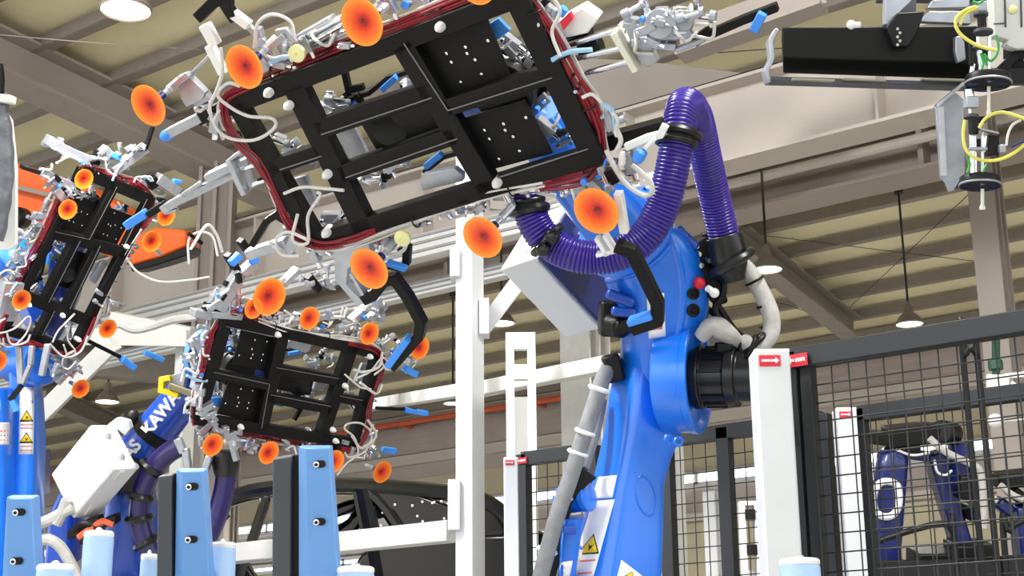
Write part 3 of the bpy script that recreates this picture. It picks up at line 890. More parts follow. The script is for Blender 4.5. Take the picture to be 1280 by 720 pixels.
# cup clamp at the lower middle with long black hook
b = MB(); b.prism([at(x, y, -.02) for x, y in [(422, 306), (446, 296), (466, 300), (470, 312), (440, 330), (438, 350), (460, 372), (452, 378), (424, 345)]], g_t * .035)
gbar(b, (440, 340), (456, 368), 6, .03, .05); b.pieces('clamp_body', SILVER, grip, bevel=.003)
b = MB(); b.poly_bar([at(455, 374, .05), at(468, 368, .05), at(482, 350, .05), at(494, 348, .05), at(510, 370, .05), at(527, 402, .05), at(524, 420, .05), at(490, 458, .05)], 14 * MPX, .04, g_t)
b.build('hook_arm', FRAMEBLK, grip, bevel=.004)
b = MB(); b.poly_bar([at(486, 456, .07), at(511, 422, .07)], 10 * MPX, .045, g_t); b.build('pad', PADBLUE, grip, bevel=.004)
b = MB(); gbar(b, (484, 328), (508, 336), 7, .03, .03); b.build('pad', PADBLUE, grip, bevel=.004)
b = MB(); gbar(b, (500, 312), (512, 308), 8, .04, .0); gbar(b, (510, 306), (508, 330), 10, .03, .0); b.pieces('clamp_finger', FRAMEBLK, grip, bevel=.003)
b = MB(); b.tube([at(480, 316, .02), at(492, 318, .02), at(505, 312, .02), at(508, 300, .02)], .007, n=7); b.build('air_hose', WCAB, grip)
b = MB(); b.poly_bar([at(316, 306, -.02), at(334, 276, -.02), at(346, 268, -.02), at(362, 278, -.02)], 9 * MPX, .03, g_t); b.build('hook_arm', FRAMEBLK, grip, bevel=.003)
b = MB(); gbar(b, (310, 318), (360, 302), 14, .04, -.04); b.pieces('clamp_body', SILVER, grip, bevel=.003)

# ---------------- middle gripper -------------------------------------------
A3 = GP3_.at; m3 = d3 / F
for (x, y, r, st) in [(337, 371, 24, (355, 350, 0)), (317, 386, 13, (312, 400, 0)), (387, 398, 15, (368, 392, -.02)), (462, 417, 14.5, (448, 410, -.02)), (525, 435, 15, (505, 440, -.05)),
                      (266, 556, 15, (250, 545, -.02)), (336, 566, 15, (312, 558, -.02)), (418, 577, 15, (430, 560, -.02)), (478, 590, 14.5, (458, 582, -.05))]:
    cup(grip3, GP3_, x, y, r, .10, st)
def bar3(b, p0, p1, wpx, th=.04, h=0.0):
    a, c = A3(p0[0], p0[1], h), A3(p1[0], p1[1], h); b.bar(a, c, th, wpx * m3, (c - a).cross(GP3_.n))
b = MB(); bar3(b, (288, 330), (300, 318), 9, .04, .05); bar3(b, (312, 326), (322, 322), 10, .04, .05); b.pieces('blue_tip', PADBLUE, grip3, bevel=.006)
b = MB()
for p0, p1, w_ in [((272, 388), (300, 340), 14), ((292, 350), (318, 328), 10), ((262, 392), (300, 395), 8), ((352, 356), (372, 336), 7), ((240, 390), (262, 395), 9), ((460, 400), (480, 380), 9), ((438, 402), (458, 384), 9), ((248, 540), (268, 520), 9), ((268, 548), (300, 540), 9), ((470, 372), (476, 400), 9)]:
    bar3(b, p0, p1, w_, .06, .0)
b.pieces('clamp_body', SILVER, grip3, bevel=.004)
b = MB()
for p0, p1, w_ in [((284, 318), (296, 338), 8), ((300, 300), (316, 322), 8), ((385, 345), (398, 362), 9), ((256, 382), (276, 390), 10), ((470, 330), (500, 336), 7)]:
    bar3(b, p0, p1, w_, .05, -.02)
bar3(b, (470, 510), (520, 512), 4, .02, 0); b.pieces('clamp_finger', FRAMEBLK, grip3, bevel=.003)
b = MB(); bar3(b, (505, 512), (534, 517), 7, .03, .0); bar3(b, (478, 562), (494, 564), 8, .03, .0); bar3(b, (505, 460), (520, 468), 9, .04, .02); b.pieces('blue_tip', PADBLUE, grip3, bevel=.005)
b = MB()
for pts in ([(238, 312), (258, 282), (270, 292), (278, 315)], [(478, 440), (474, 458), (455, 465), (442, 462)], [(450, 478), (470, 492), (478, 480)], [(440, 545), (452, 560), (470, 545), (460, 525)]):
    b.tube([A3(x, y, .05) for x, y in pts], .008, n=7)
b.pieces('air_hose', WCAB, grip3)
def cl3(p0, p1, n, sp, h0, h1, seed, sc=1.1): return cluster(p0, p1, n, sp, h0, h1, seed, scale=sc, parent=grip3, pl=GP3_, mpx=m3)
cl3((262, 385), (305, 345), 14, 8, -.05, .08, 41); cl3((375, 405), (480, 395), 18, 10, -.05, .06, 42); cl3((240, 430), (262, 540), 20, 8, -.08, .06, 43)
cl3((250, 545), (330, 548), 12, 10, -.05, .05, 44); cl3((380, 545), (470, 570), 12, 7, -.05, .05, 45); cl3((480, 420), (520, 460), 8, 8, -.05, .05, 46); cl3((380, 350), (420, 350), 7, 8, -.1, .0, 47)
# ---------------- left gripper ----------------------------------------------
A2 = GP2_.at; m2 = d2 / F
for (x, y, r, st) in [(105, 224, 13, (118, 214, -.03)), (85, 262, 13, (75, 258, -.03)), (27, 375, 13, (20, 362, -.03)), (135, 411, 12.5, (122, 398, -.03)), (101, 486, 12.5, (88, 478, -.05)),
                      (208, 270, 13, (200, 262, -.05)), (190, 302, 14, (200, 318, -.03)), (-4, 452, 14, (10, 440, -.03))]:
    cup(grip2, GP2_, x, y, r, .10, st)
def bar2(b, p0, p1, wpx, th=.04, h=0.0):
    a, c = A2(p0[0], p0[1], h), A2(p1[0], p1[1], h); b.bar(a, c, th, wpx * m2, (c - a).cross(GP2_.n))
b = MB()
for p0, p1, w_ in [((58, 174), (85, 190), 12), ((80, 188), (110, 200), 12), ((50, 214), (92, 234), 10), ((68, 236), (82, 252), 10), ((122, 200), (136, 186), 14), ((140, 214), (182, 184), 12), ((196, 222), (222, 240), 14), ((16, 352), (6, 400), 26), ((92, 454), (70, 478), 8)]:
    bar2(b, p0, p1, w_, .06, .0)
b.pieces('clamp_body', SILVER, grip2, bevel=.004)
b = MB(); bar2(b, (182, 186), (191, 158), 4, .03, .02); bar2(b, (26, 208), (50, 216), 5, .03, 0); bar2(b, (185, 232), (196, 224), 14, .05, 0); bar2(b, (118, 205), (124, 188), 9, .05, 0); bar2(b, (110, 426), (150, 446), 5, .03, 0); bar2(b, (236, 292), (252, 304), 5, .03, 0)
b.pieces('clamp_finger', FRAMEBLK, grip2, bevel=.003)
b = MB(); bar2(b, (152, 448), (168, 460), 9, .04, 0); bar2(b, (180, 440), (204, 450), 7, .03, 0); bar2(b, (216, 226), (226, 228), 6, .03, 0); bar2(b, (138, 192), (150, 198), 7, .03, .02); b.pieces('blue_tip', PADBLUE, grip2, bevel=.005)
b = MB()
for pts in ([(8, 414), (14, 430), (32, 428), (38, 418)], [(62, 430), (80, 446), (100, 440), (110, 420)], [(70, 204), (88, 196), (105, 205)]):
    b.tube([A2(x, y, .05) for x, y in pts], .007, n=7)
b.pieces('air_hose', WCAB, grip2)
def cl2(p0, p1, n, sp, h0, h1, seed, sc=1.0): return cluster(p0, p1, n, sp, h0, h1, seed, scale=sc, parent=grip2, pl=GP2_, mpx=m2)
cl2((55, 215), (100, 240), 12, 9, -.05, .06, 51); cl2((60, 178), (108, 200), 9, 6, -.05, .05, 52); cl2((120, 200), (182, 190), 14, 10, -.05, .05, 53); cl2((10, 330), (50, 270), 10, 8, -.05, .05, 54); cl2((120, 370), (150, 385), 6, 8, -.05, .05, 55); cl2((60, 455), (100, 470), 8, 10, -.05, .05, 56)
# =========================== ROBOTS ======================================
def sec(xl, yl, xr, yr, d, th, rot=0.0, e=3.2, n=28, tilt=0.0):
    """superellipse ring spanning two pixels; th = thickness (m) in depth; rot turns the box shape"""
    L, Rr = P(xl, yl, d), P(xr, yr, d)
    c = (L + Rr) / 2; u = (Rr - L); w = u.length / 2; u.normalize()
    v = (FWD - u * FWD.dot(u)).normalized()
    pts = []
    for k in range(n):
        t = 2 * math.pi * k / n
        cx, sy = math.cos(t), math.sin(t)
        x = math.copysign(abs(cx) ** (2 / e), cx); y = math.copysign(abs(sy) ** (2 / e), sy) * th / (2 * w)
        xr_, yr_ = x * math.cos(rot) - y * math.sin(rot), x * math.sin(rot) + y * math.cos(rot)
        pts.append((xr_, yr_))
    m = max(abs(p[0]) for p in pts)
    return [c + u * (p[0] / m * w) + v * (p[1] / m * w) for p in pts]
def warn_label(name, q, mb, parent, tris, lines):
    """white warning label with yellow triangles and red lines; positions are fractions along the label"""
    def uv(u, w):
        a = [q[0][k] * (1 - u) + q[1][k] * u for k in (0, 1)]; c = [q[3][k] * (1 - u) + q[2][k] * u for k in (0, 1)]
        return (a[0] * (1 - w) + c[0] * w, a[1] * (1 - w) + c[1] * w)
    o = decal(name, q, mb, LABEL, parent)
    for (w0, w1) in tris:
        decal('warning_triangle_border', [uv(.5, w0 - .012), uv(.5, w0 - .012), uv(.97, w1 + .012), uv(.03, w1 + .012)], mb, BLACK, o, 3, 4, off=.0045, th=.001)
        decal('warning_triangle', [uv(.5, w0 + .012), uv(.5, w0 + .012), uv(.88, w1 - .008), uv(.12, w1 - .008)], mb, YELLOW, o, 3, 4, off=.006, th=.001)
        wm = w0 * .35 + w1 * .65; dh = (w1 - w0) * .2
        decal('warning_symbol', [uv(.40, wm - dh), uv(.52, wm + dh * .2), uv(.68, wm - dh), uv(.50, wm + dh)], mb, BLACK, o, 2, 2, off=.0072, th=.001)
    for (w0, w1) in lines:
        decal('red_print', [uv(.12, w0), uv(.9, w0), uv(.9, w1), uv(.12, w1)], mb, PINKRED, o, 3, 2, off=.0045, th=.001)
    return o

# ------------------------- main blue robot --------------------------------
base_c = P(716, 1365, 5.55); base_c.z = 0
rob = thing('industrial_robot', 'largest blue robot arm in front, with a purple corrugated hose, carrying the near gripper', 'robot', base_c, group=None)
arm = MB()
rows = [(690, 860, 812, 862, 5.45, .34), (697, 790, 818, 792, 5.48, .33), (716, 716, 826, 718, 5.52, .30), (729, 656, 828, 662, 5.55, .28), (741, 604, 829, 606, 5.58, .26),
        (750, 566, 838, 572, 5.60, .25), (757, 532, 850, 545, 5.62, .24), (761, 496, 862, 506, 5.64, .24), (768, 460, 868, 470, 5.66, .22), (780, 432, 868, 436, 5.68, .2)]
arm.loft([sec(a, b_, c_, d_, dd, th, rot=math.radians(28), e=4.5, n=36) for a, b_, c_, d_, dd, th in rows])
armo = arm.build('lower_arm', BLUE, rob, angle=50)
# oval casting recess and drain eyelet on the lower arm
def arm_ring(name, cx, cy, rx, ry, ang, m, off, fill=True):
    bv = BVHTree.FromPolygons(arm.v, arm.f); pts = []
    for k in range(24):
        t = 2 * math.pi * k / 24; a, c = rx * math.cos(t), ry * math.sin(t)
        r = ray(cx + a * math.cos(ang) - c * math.sin(ang), cy + a * math.sin(ang) + c * math.cos(ang)); h = bv.ray_cast(CAM, r.normalized())
        pts.append((h[0] if h[0] else CAM + r * 5.5) - r.normalized() * off)
    b = MB()
    b.tube(pts, .004, n=6, per=2, closed=True)
    o = b.build(name, m, armo)
    return o
arm_ring('oval_rim', 807, 620, 12, 25, math.radians(-14), BLUE, .0)
warn_label('warning_label', [(748, 596), (771, 594), (765, 622), (739, 624)], arm, rob, [], [])
warn_label('warning_label', [(741, 626), (768, 624), (741, 722), (710, 724)], arm, rob, [(.44, .68)], [(.76, .785), (.92, .945)])
warn_label('warning_label', [(777, 700), (806, 722), (796, 748), (768, 735)], arm, rob, [(.12, .7)], [])
b = MB()
EMB = mat('embossed_blue', (52, 118, 235), 0.4, var=.02)
for k, ch in enumerate('MOTOMAN'):
    pass
# drum of the elbow joint
ax_d = (RIGHT * .92 - FWD * .36 + UPV * .04).normalized()
dc = P(846, 472, 5.58)
r_d = S(69, 5.6)
b = MB(); b.lathe(dc, ax_d, [(r_d * .9, -.05), (r_d * .985, -.046), (r_d, -.035), (r_d, .055), (r_d * 1.02, .06), (r_d * 1.02, .085), (r_d * .90, .085), (r_d * .86, .06)], 48); b.build('elbow_drum', BLUE, rob, bevel=.003)
b = MB()
for (x, y) in [(836, 549), (848, 552)]:
    c = P(x, y, 5.42); b.torus(c, RIGHT * .3 - FWD, .014, .006, 16, 6)
b.pieces('lifting_eye', BLUE, rob)
# black servo motor on the drum
mc = dc + ax_d * .07
b = MB(); r_m = S(38, 5.6)
b.lathe(mc, ax_d, [(r_m * 1.05, 0), (r_m * 1.05, .03), (r_m * .95, .035), (r_m * .95, .12), (r_m * 1.0, .125), (r_m * 1.0, .16), (r_m * .85, .165), (r_m * .85, .24), (r_m * .6, .25), (.001, .25)], 28)
mo = b.build('elbow_motor', RUBBER, rob, bevel=.003)
b = MB()
u_, v_ = frame_of(ax_d)
for k in range(14):
    t = 2 * math.pi * k / 14; dd = u_ * math.cos(t) + v_ * math.sin(t)
    b.bar(mc + ax_d * .04 + dd * r_m * .96, mc + ax_d * .118 + dd * r_m * .96, .012, .012, dd)
b.build('cooling_fin', BLACK, mo)
b = MB(); b.box(mc + ax_d * .19 + UPV * r_m * .9, ax_d, UPV, FWD, .07, .05, .06); b.box(mc + ax_d * .10 + UPV * r_m * .95 - FWD * .03, ax_d, UPV, FWD, .06, .04, .05); b.pieces('motor_connector', BLACK, rob, bevel=.005)

# upper arm casting: from the elbow up to the ring flange, then the forearm behind the gripper
ua = MB()
rows = [(778, 470, 866, 500, 5.66, .26, .3), (776, 436, 872, 462, 5.64, .28, .3), (776, 408, 876, 436, 5.60, .28, .3), (768, 386, 884, 410, 5.57, .28, .3), (762, 366, 886, 384, 5.55, .28, .2),
        (756, 350, 880, 350, 5.53, .28, .1), (752, 338, 874, 316, 5.50, .28, 0), (746, 326, 858, 292, 5.47, .28, 0), (742, 322, 846, 284, 5.45, .26, 0)]
ua.loft([sec(a, b_, c_, d_, dd, th, rot=rt, e=2.6, n=36) for a, b_, c_, d_, dd, th, rt in rows])
uao = ua.build('upper_arm', BLUE, rob, angle=60)
ax_u = (P(700, 190, 5.15) - P(795, 306, 5.46)).normalized()
fc = P(790, 300, 5.44) + ax_u * .045
b = MB(); b.lathe(fc, ax_u, [(S(63, 5.45), -.03), (S(63, 5.45), .03), (S(52, 5.45), .035), (S(52, 5.45), .07), (S(44, 5.45), .075), (S(40, 5.4), .30), (S(36, 5.3), .50), (S(36, 5.3), .62)], 36)
b.build('forearm', BLUE, rob, bevel=.003)
b = MB(); u_, v_ = frame_of(ax_u)
for k in range(16):
    t = 2 * math.pi * k / 16; b.cyl(fc + ax_u * .03 + (u_ * math.cos(t) + v_ * math.sin(t)) * S(58, 5.45), fc + ax_u * .05 + (u_ * math.cos(t) + v_ * math.sin(t)) * S(58, 5.45), .009, n=8)
b.pieces('flange_bolt', DEEP, rob)
# wrist to the tool changer
tc = g_o + g_u * .12 + g_v * -.02 - g_t * .2
wr = fc + ax_u * .55
b = MB(); b.tube([wr, wr.lerp(tc, .35) - g_t * .03, tc - g_t * .06, tc], .085, n=20, per=6); b.build('wrist', BLUE, rob)
b = MB(); b.lathe(tc, -g_t, [(.10, -.02), (.10, .03), (.12, .03), (.12, .06)], 28); b.build('wrist_flange', BLUE, rob, bevel=.002)
# ribs and lumps on the casting
b = MB()
for p0, p1, w_, t_ in [((758, 366), (792, 380), 13, .06), ((764, 388), (794, 392), 12, .06), ((852, 290), (872, 310), 10, .04), ((846, 284), (858, 300), 12, .05)]:
    b.bar(P(p0[0], p0[1], 5.42), P(p1[0], p1[1], 5.42), S(w_, 5.4), t_, FWD)
b.pieces('casting_rib', DEEP, rob, bevel=.01)
UAB = BVHTree.FromPolygons(ua.v, ua.f)
def surf(x, y, off=0.0, dd=5.4):
    r = ray(x, y); h = UAB.ray_cast(CAM, r.normalized())
    return (h[0] if h[0] else P(x, y, dd)) - r.normalized() * off
for (x, y, r) in [(866, 367, 8), (866, 388, 8.5)]:
    b = MB(); c = surf(x, y); b.lathe(c, -FWD + RIGHT * .15, [(S(r, 5.4), -.02), (S(r, 5.4), .016), (S(r * .7, 5.4), .018), (S(r * .62, 5.4), .008), (S(r * .3, 5.4), .008), (S(r * .28, 5.4), .014), (.001, .014)], 18); b.build('connector_port', BLACK, rob, bevel=.002)
b = MB(); b.sphere(surf(874, 354, .02), S(8, 5.4)); lbl(b.build('connector_port', RED, rob), 'red connector cap')
b = MB(); b.tube([surf(x, y, -.006) for x, y in [(836, 292), (846, 318), (852, 350), (852, 390), (846, 425), (842, 450)]], .016, n=10, per=5); b.build('casting_ridge', BLUE, rob)
b = MB(); b.tube([surf(x, y, -.006) for x, y in [(760, 350), (778, 346), (800, 338), (822, 322), (842, 300)]], .014, n=10, per=5); b.build('casting_ridge', BLUE, rob)
b = MB()
for (x, y) in [(768, 338), (778, 337), (789, 334), (800, 329), (811, 322), (822, 313), (832, 303)]:
    c = surf(x, y); b.cyl(c, c - FWD * .012, .009, n=6)
b.pieces('flange_bolt', DEEP, rob)
b = MB(); b.cyl(P(884, 360, 5.36), P(896, 368, 5.38), .012, n=12); b.sphere(P(893, 366, 5.37), .018); b.build('air_fitting', WPLAST, rob)
decal('warning_label', [(808, 367), (830, 366), (832, 420), (811, 423)], ua, LABEL, rob)
decal('red_print', [(812, 408), (828, 406), (828, 411), (812, 413)], ua, PINKRED, rob, 3, 2, off=.0045)
# black block between box and casting
b = MB(); b.box(P(766, 398, 5.6), RIGHT, UPV, FWD, S(34, 5.6), S(44, 5.6), .2); b.box(P(775, 408, 5.5), RIGHT + UPV * .3, UPV - RIGHT * .3, FWD, S(26, 5.6), S(20, 5.6), .14)
b.cyl(P(758, 404, 5.5), P(782, 410, 5.45), .04, n=16)
b.pieces('cable_clamp', BLACK, rob, bevel=.012)
# white box on the arm, its right side's shade painted as a navy sheet
K, (ea, eb, ec) = trihedral((667, 323), (750, 411), (625, 337), (708, 255), 5.72)
q0 = [K, K + eb, K + eb + ec, K + ec]
b = MB(); b.box8(q0, [p + ea for p in q0]); bx = b.build('control_box', WHITE, rob, bevel=.006)
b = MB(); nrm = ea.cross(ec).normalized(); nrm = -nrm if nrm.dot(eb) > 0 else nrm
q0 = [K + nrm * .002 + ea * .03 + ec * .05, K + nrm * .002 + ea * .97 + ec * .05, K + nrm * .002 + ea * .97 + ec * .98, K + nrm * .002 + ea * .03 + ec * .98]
b.box8(q0, [p + nrm * .012 for p in q0]); lbl(b.build('shaded_side', NAVY, bx, bevel=.003), 'dark blue sheet over the shaded side of the white box')
b = MB()
fa = lambda s_, t_: K + eb * s_ + ec * t_
nA = eb.cross(ec).normalized(); nA = -nA if nA.dot(ea) > 0 else nA
b.lathe(fa(.35, .22), nA, [(.012, 0), (.012, .006), (.004, .008)], 10); b.build('box_screw', ALU, bx)
b = MB(); b.bar(K + ea * .5 + eb * .5 + ec * .8, fc + ax_u * .1 - UPV * .02, .12, .10); b.build('box_bracket', NAVY, rob)
# arm body behind the box, its shade put into the navy colour
b = MB(); b.loft([sec(690, 345, 765, 420, 6.12, .2, e=3), sec(700, 300, 790, 380, 6.12, .25, e=3), sec(706, 262, 800, 320, 6.12, .25, e=3), sec(716, 240, 800, 290, 6.1, .2, e=3)]); b.build('shaded_arm', NAVY, rob, angle=60)

# dress pack hose: purple corrugated
def hose(name, pts, r, parent, m=PURPLE, pitch=.0125, amp=.085, n=18, per=22):
    b = MB(); q = [P(*p) for p in pts]
    fine = spline(q, 40); st = pitch / 5; out = [fine[0]]; acc = 0
    for a_, c_ in zip(fine[:-1], fine[1:]):
        l = (c_ - a_).length; t = st - acc
        while t <= l:
            out.append(a_.lerp(c_, t / l)); t += st
        acc = l - (t - st)
    b.tube(out, r, n=n, smooth=False, rf=lambda l, t: r * (1 + amp * (abs(math.sin(math.pi * l / pitch)) - .5)))
    return b.build(name, m, parent, angle=70)
hs = hose('purple_hose', [(658, 238, 4.98), (662, 262, 4.98), (672, 286, 4.98), (690, 306, 4.98), (715, 318, 4.96), (745, 322, 4.95), (780, 315, 4.93), (808, 294, 4.92), (828, 258, 4.91), (838, 222, 4.90), (846, 180, 4.90), (850, 152, 4.92), (855, 132, 4.97),
                      (862, 132, 5.08), (872, 150, 5.2), (882, 195, 5.3), (893, 245, 5.38), (905, 296, 5.42), (910, 315, 5.42)], S(21, 4.93), rob)
def collar(c, ax, r, w, name='hose_collar', parent=None, m=RUBBER):
    b = MB(); b.lathe(c, ax, [(r * .92, -w), (r * 1.12, -w), (r * 1.2, -w * .6), (r * 1.12, -w * .1), (r * 1.16, w * .3), (r * 1.12, w), (r * .92, w)], 28, closed=True)
    return b.build(name, m, parent, bevel=.002)
rh = S(21, 4.93)
collar(P(846, 172, 4.90), P(850, 152, 4.92) - P(843, 195, 4.90), rh * 1.1, .028, parent=rob)
b = MB(); b.torus(P(847, 168, 4.90), P(850, 152, 4.92) - P(843, 195, 4.90), rh * 1.25, .014); b.build('hose_clamp', RUBBER, rob)
collar(P(660, 256, 4.98), P(664, 272, 4.98) - P(658, 238, 4.98), rh * .95, .02, parent=rob)
b = MB(); b.torus(P(660, 262, 4.98), P(664, 275, 4.98) - P(658, 240, 4.98) , rh * 1.05, .018); b.build('hose_clamp', RUBBER, rob)
b = MB(); b.torus(P(684, 300, 4.98), P(700, 314, 4.98) - P(670, 284, 4.98), rh * 1.05, .016); b.sphere(P(690, 296, 4.90), .028); b.sphere(P(679, 312, 4.9), .024); b.build('hose_clamp', RUBBER, rob)
b = MB()
axh = P(900, 280, 5.42) - P(912, 330, 5.42); c = P(909, 312, 5.42)
b.lathe(c, axh, [(rh * 1.05, .05), (rh * 1.25, .05), (rh * 1.25, -.03), (rh * 1.1, -.06), (rh * .8, -.10), (rh * .7, -.12), (rh * .65, .0)], 28, closed=True)
b.build('hose_socket', RUBBER, rob, bevel=.003)
b = MB(); b.torus(P(915, 328, 5.42), axh - RIGHT * .05, rh * 1.42, .018); b.build('hose_clamp', RUBBER, rob)
b = MB()
for p0, p1, w_ in [((872, 300), (905, 345), 34), ((866, 318), (890, 360), 22), ((884, 288), (900, 318), 20), ((892, 350), (902, 380), 14)]:
    b.bar(P(p0[0], p0[1], 5.55), P(p1[0], p1[1], 5.55), S(w_, 5.55), .10, FWD)
b.pieces('hose_bracket', BLACK, rob, bevel=.01)
b = MB()
for (x, y) in [(868, 306), (871, 316), (884, 324), (896, 332), (906, 346), (890, 342), (874, 330)]:
    b.cyl(P(x, y, 5.47), P(x + 3, y + 2, 5.44), .010, n=8)
b.pieces('bracket_bolt', CHROME, rob)
# white wrapped cable loop and dark cables behind the motor
b = MB(); b.tube([P(926, 330, 5.5), P(940, 345, 5.5), (P(953, 368, 5.48)), P(964, 395, 5.46), P(962, 420, 5.45), P(945, 434, 5.45), P(930, 428, 5.5)], S(11, 5.5), n=12, per=7); wl = b.build('wrapped_cable', TAPE, rob)
b = MB()
for (x, y, dx, dy) in [(943, 351, 8, 14), (957, 380, 7, 14), (962, 412, -3, 12)]:
    b.torus(P(x, y, 5.48), P(x + dx, y + dy, 5.48) - P(x, y, 5.48), S(11.5, 5.5), .005, 18, 5)
b.build('cable_tie', BLACK, wl)
for k, pts in enumerate([[(872, 378), (892, 392), (908, 412), (925, 430), (940, 432)], [(868, 394), (890, 404), (915, 430), (930, 448)], [(880, 360), (896, 380), (918, 412), (934, 425)], [(905, 340), (904, 368), (894, 384), (900, 405)]]):
    b = MB(); b.tube([P(x, y, 5.55 - .02 * k) for x, y in pts], .012, n=8); b.build('motor_cable', BLACK, rob)
b = MB(); b.torus(P(944, 428, 5.45), RIGHT - UPV, S(15, 5.5), .010); b.torus(P(938, 434, 5.45), RIGHT - UPV * .5, S(15, 5.5), .010); b.pieces('cable_loop', BLACK, rob)
b = MB(); b.tube([P(875, 422, 5.45), P(890, 408, 5.43), P(908, 416, 5.45), P(922, 428, 5.5)], .035, n=12, per=6, rf=lambda l, t: .04 * (1 - .35 * abs(2 * t - 1))); b.build('cloth_wrap', TAPE, rob)
# left: sleeve wrapped cable, bracket and shoulder motor
b = MB(); b.tube([P(764, 452, 5.6), P(752, 478, 5.52), P(738, 520, 5.46), P(726, 556, 5.42), P(712, 600, 5.4), P(698, 640, 5.38), P(684, 690, 5.36), P(672, 740, 5.34), P(668, 800, 5.34)], S(10.5, 5.4), n=12, per=7); wl = b.build('wrapped_cable', TAPED, rob)
b = MB()
for (x, y) in [(748, 486), (731, 540), (722, 566), (703, 620), (684, 688)]:
    b.torus(P(x, y, 5.42), P(x - 6, y + 18, 5.42) - P(x, y, 5.42), S(11.5, 5.4), .008, 16, 5)
b.pieces('cable_strap', WPLAST, wl)
b = MB(); b.tube([P(752, 500, 5.6), P(744, 540, 5.55), P(730, 585, 5.5)], S(7, 5.5), n=10, per=6); b.build('wrapped_cable', TAPED, rob)
b = MB(); b.box(P(766, 460, 5.6), RIGHT + UPV * .25, UPV - RIGHT * .25, FWD, S(22, 5.6), S(34, 5.6), .12); b.build('cable_clamp', BLACK, rob, bevel=.01)
b = MB(); b.prism([P(x, y, 5.43) for x, y in [(720, 578), (746, 598), (735, 606), (716, 626), (710, 655), (700, 700), (690, 740), (676, 740), (690, 690), (706, 625), (712, 598)]], FWD * .06); b.build('cable_bracket', BLACK, rob, bevel=.004)
b = MB(); c = P(728, 622, 5.48); b.lathe(c, RIGHT * .8 - FWD * .5 + UPV * .2, [(S(17, 5.5), -.10), (S(17, 5.5), .0), (S(19, 5.5), .005), (S(19, 5.5), .03), (S(12, 5.5), .035)], 28); b.build('shoulder_motor', BLUE, rob, bevel=.004)
b = MB(); b.loft([sec(704, 648, 730, 646, 5.46, .12, e=5), sec(700, 672, 726, 670, 5.46, .12, e=5), sec(696, 740, 716, 740, 5.46, .12, e=5)]); sb = b.build('motor_housing', BLUE, rob, angle=50)
decal('warning_label', [(701, 703), (716, 701), (712, 722), (697, 722)], b, LABEL, rob, 2, 3)
b = MB(); b.box(P(712, 662, 5.38), RIGHT, UPV, FWD, S(16, 5.4), S(10, 5.4), .04); b.build('housing_latch', DEEP, rob, bevel=.004)
# base of the robot below the picture
sh = P(752, 860, 5.48)
b = MB(); b.lathe(sh - RIGHT * .28, RIGHT, [(.2, 0), (.26, .02), (.26, .5), (.2, .54)], 32); b.build('shoulder_drum', BLUE, rob, bevel=.006)
b = MB(); b.lathe(V((sh.x, sh.y, 0)), Z, [(.42, .5), (.42, .56), (.34, .6), (.3, sh.z - .18), (.22, sh.z - .05)], 32); b.build('turret', BLUE, rob, bevel=.006)
b = MB(); b.lathe(V((sh.x, sh.y, 0)), Z, [(.55, 0), (.55, .04), (.4, .05), (.4, .46), (.5, .47), (.5, .5)], 8); b.build('pedestal', DGREY, rob, bevel=.006)

# ------------------------- middle robot ------------------------------------
D3 = d3 + .45
b3c = P(170, 760, D3); b3c.z = 0
r3 = thing('industrial_robot', 'dark blue robot arm in the middle distance with a bright white box and purple hose', 'robot', b3c)
fa3 = P(254, 440, D3 - .2)
p_lo, p_hi = P(152, 592, D3), P(244, 478, D3 - .1)
axf = (p_hi - p_lo).normalized()
b = MB(); b.loft([b.ring(p_lo - axf * .1, *frame_of(axf), S(26, D3), 28), b.ring(p_lo, *frame_of(axf), S(29, D3), 28), b.ring(p_lo.lerp(p_hi, .5), *frame_of(axf), S(26, D3), 28), b.ring(p_hi, *frame_of(axf), S(23, D3), 28)])
fore = MB(); fore.v = list(b.v); fore.f = list(b.f)
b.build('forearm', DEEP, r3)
b = MB(); b.lathe(p_lo.lerp(p_hi, .46), axf, [(S(27, D3), -.035), (S(30, D3), -.03), (S(30, D3), .03), (S(27, D3), .035)], 28, closed=True); b.build('cable_clamp', BLACK, r3)
up_q = axf.cross(FWD).normalized(); up_q = up_q if up_q.dot(RIGHT) < 0 else -up_q
b = MB(); b.sphere(p_lo.lerp(p_hi, .44) + up_q * S(32, D3) - FWD * .05, .05); b.build('cable_knob', BLACK, r3)
# lettering along the arm
nt_ = (-FWD + FWD.project(axf)).normalized()
up_t = nt_.cross(axf).normalized()
for body, t0, sz in (('YAS', .25, S(21, D3)), ('KAWA', .68, S(21, D3))):
    c = p_lo.lerp(p_hi, t0) + nt_ * S(29, D3) * .99 + up_t * S(5, D3)
    text_mesh('lettering', body, sz, LABEL, c, axf, up_t, r3, .004, bold=.003)
